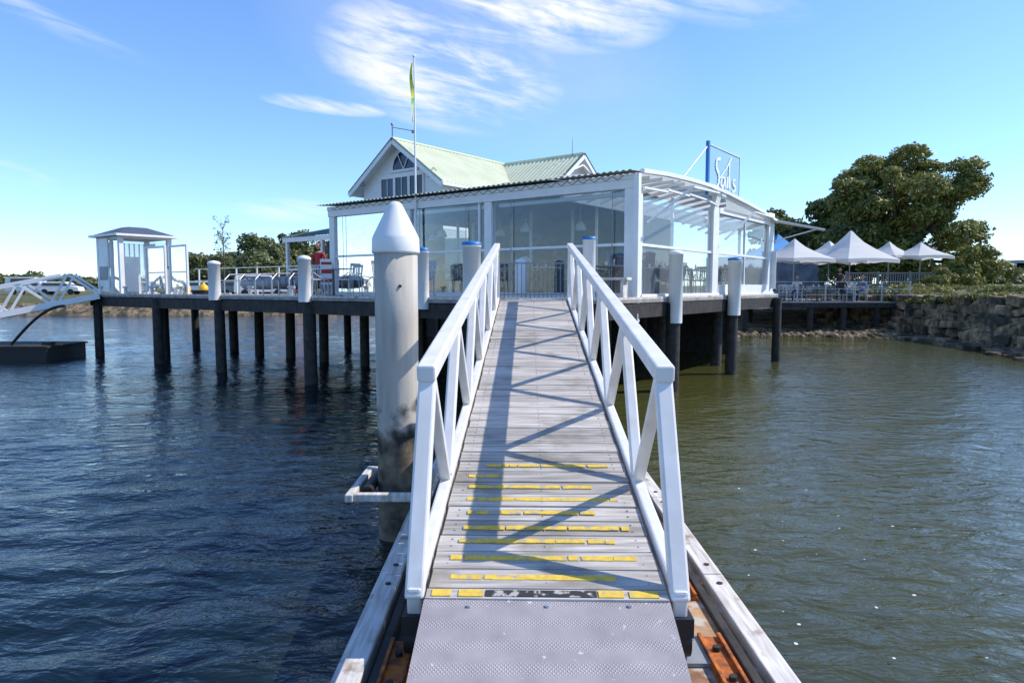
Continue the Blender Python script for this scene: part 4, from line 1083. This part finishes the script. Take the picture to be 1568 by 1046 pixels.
# ------------------------------------------------------------------ SKY
wd=bpy.data.worlds.new('World');scene.world=wd;wd.use_nodes=True;nt=wd.node_tree;N=nt.nodes;L=nt.links
bg=N['Background'];sky=N.new('ShaderNodeTexSky');sky.sky_type='NISHITA';sky.sun_disc=False
sdir=Vector((1,.12,.98)).normalized()
sky.sun_elevation=math.asin(sdir.z);sky.sun_rotation=math.atan2(sdir.x,sdir.y)
sky.air_density=1.0;sky.dust_density=.1;sky.ozone_density=3.0
def mth(op,a,b=None,c=None,clamp=False):
    n=N.new('ShaderNodeMath');n.operation=op;n.use_clamp=clamp
    for i,v in enumerate((a,b,c)):
        if v is None:continue
        if isinstance(v,(int,float)):n.inputs[i].default_value=v
        else:L.new(v,n.inputs[i])
    return n.outputs[0]
tc=N.new('ShaderNodeTexCoord');sx=N.new('ShaderNodeSeparateXYZ');L.new(tc.outputs['Generated'],sx.inputs[0])
az=mth('ARCTAN2',sx.outputs[0],sx.outputs[1]);el=mth('ARCSINE',sx.outputs[2])
def rot(a,e,ang,ca,ce):
    da=mth('SUBTRACT',a,ca);de=mth('SUBTRACT',e,ce);c_,s_=math.cos(ang),math.sin(ang)
    return mth('ADD',mth('MULTIPLY',da,c_),mth('MULTIPLY',de,s_)),mth('SUBTRACT',mth('MULTIPLY',de,c_),mth('MULTIPLY',da,s_))
def blob(ca,ce,ra,re,ang):
    x,y=rot(az,el,ang,ca,ce)
    d=mth('ADD',mth('POWER',mth('ABSOLUTE',mth('DIVIDE',x,ra)),2),mth('POWER',mth('ABSOLUTE',mth('DIVIDE',y,re)),2))
    return mth('SUBTRACT',1,d,clamp=True)
def fib(ang,sx_,sy_,dist,seed):
    x,y=rot(az,el,ang,0,0)
    cb=N.new('ShaderNodeCombineXYZ');L.new(mth('MULTIPLY',x,sx_),cb.inputs[0]);L.new(mth('MULTIPLY',y,sy_),cb.inputs[1]);cb.inputs[2].default_value=seed
    n=N.new('ShaderNodeTexNoise');n.inputs['Scale'].default_value=1;n.inputs['Detail'].default_value=9;n.inputs['Roughness'].default_value=.6;n.inputs['Distortion'].default_value=dist
    L.new(cb.outputs[0],n.inputs['Vector']);return n.outputs['Fac']
def sm(v,a,b):
    n=N.new('ShaderNodeMapRange');n.interpolation_type='SMOOTHSTEP';n.inputs[1].default_value=a;n.inputs[2].default_value=b;L.new(v,n.inputs[0]);return n.outputs[0]
f1=fib(-.22,6,34,.45,1.3);f2=fib(-.2,4,10,.4,4.1)
main=mth('MAXIMUM',blob(-.10,.30,.18,.085,-.2),mth('MAXIMUM',blob(.05,.385,.19,.065,-.15),mth('MULTIPLY',blob(-.26,.245,.09,.012,-.06),.9)))
c1=mth('MULTIPLY',mth('MULTIPLY',sm(mth('ADD',mth('MULTIPLY',f1,.55),mth('MULTIPLY',f2,.45)),.40,.60),mth('POWER',main,.9)),1.3)
veil=mth('MULTIPLY',mth('MAXIMUM',blob(-.05,.33,.32,.14,-.2),0),mth('MULTIPLY',f2,.35))
oth=mth('MAXIMUM',blob(-.60,.31,.16,.014,-.30),mth('MAXIMUM',blob(-.62,.13,.05,.014,-.3),mth('MAXIMUM',blob(-.31,.105,.08,.018,0),blob(.2,.4,.22,.04,-.3))))
c2=mth('MULTIPLY',mth('MULTIPLY',sm(f1,.36,.62),oth),.45)
cl=mth('ADD',mth('ADD',c1,c2),veil,clamp=True)
tint=N.new('ShaderNodeMix');tint.data_type='RGBA';tint.blend_type='MULTIPLY';tint.inputs[0].default_value=1
L.new(sky.outputs[0],tint.inputs[6]);tint.inputs[7].default_value=(1.22,1.50,1.90,1)
mx=N.new('ShaderNodeMix');mx.data_type='RGBA';L.new(cl,mx.inputs[0]);L.new(tint.outputs[2],mx.inputs[6]);mx.inputs[7].default_value=(8.0,8.2,8.4,1)
L.new(mx.outputs[2],bg.inputs[0]);bg.inputs[1].default_value=.13
sl_=bpy.data.lights.new('sun','SUN');sl_.energy=5.0;sl_.angle=math.radians(.5);sl_.color=(1,.93,.83)
so=bpy.data.objects.new('sun',sl_);scene.collection.objects.link(so);so.rotation_euler=sdir.to_track_quat('Z','Y').to_euler()
# ------------------------------------------------------------------ CAMERA
cd=bpy.data.cameras.new('camera');cd.sensor_width=36;cd.lens=36*F/1568;cd.clip_end=6000;cd.clip_start=.05
co=bpy.data.objects.new('camera',cd);scene.collection.objects.link(co);co.location=(0,0,CZ);co.rotation_euler=(math.pi/2-PITCH,0,0)
scene.camera=co
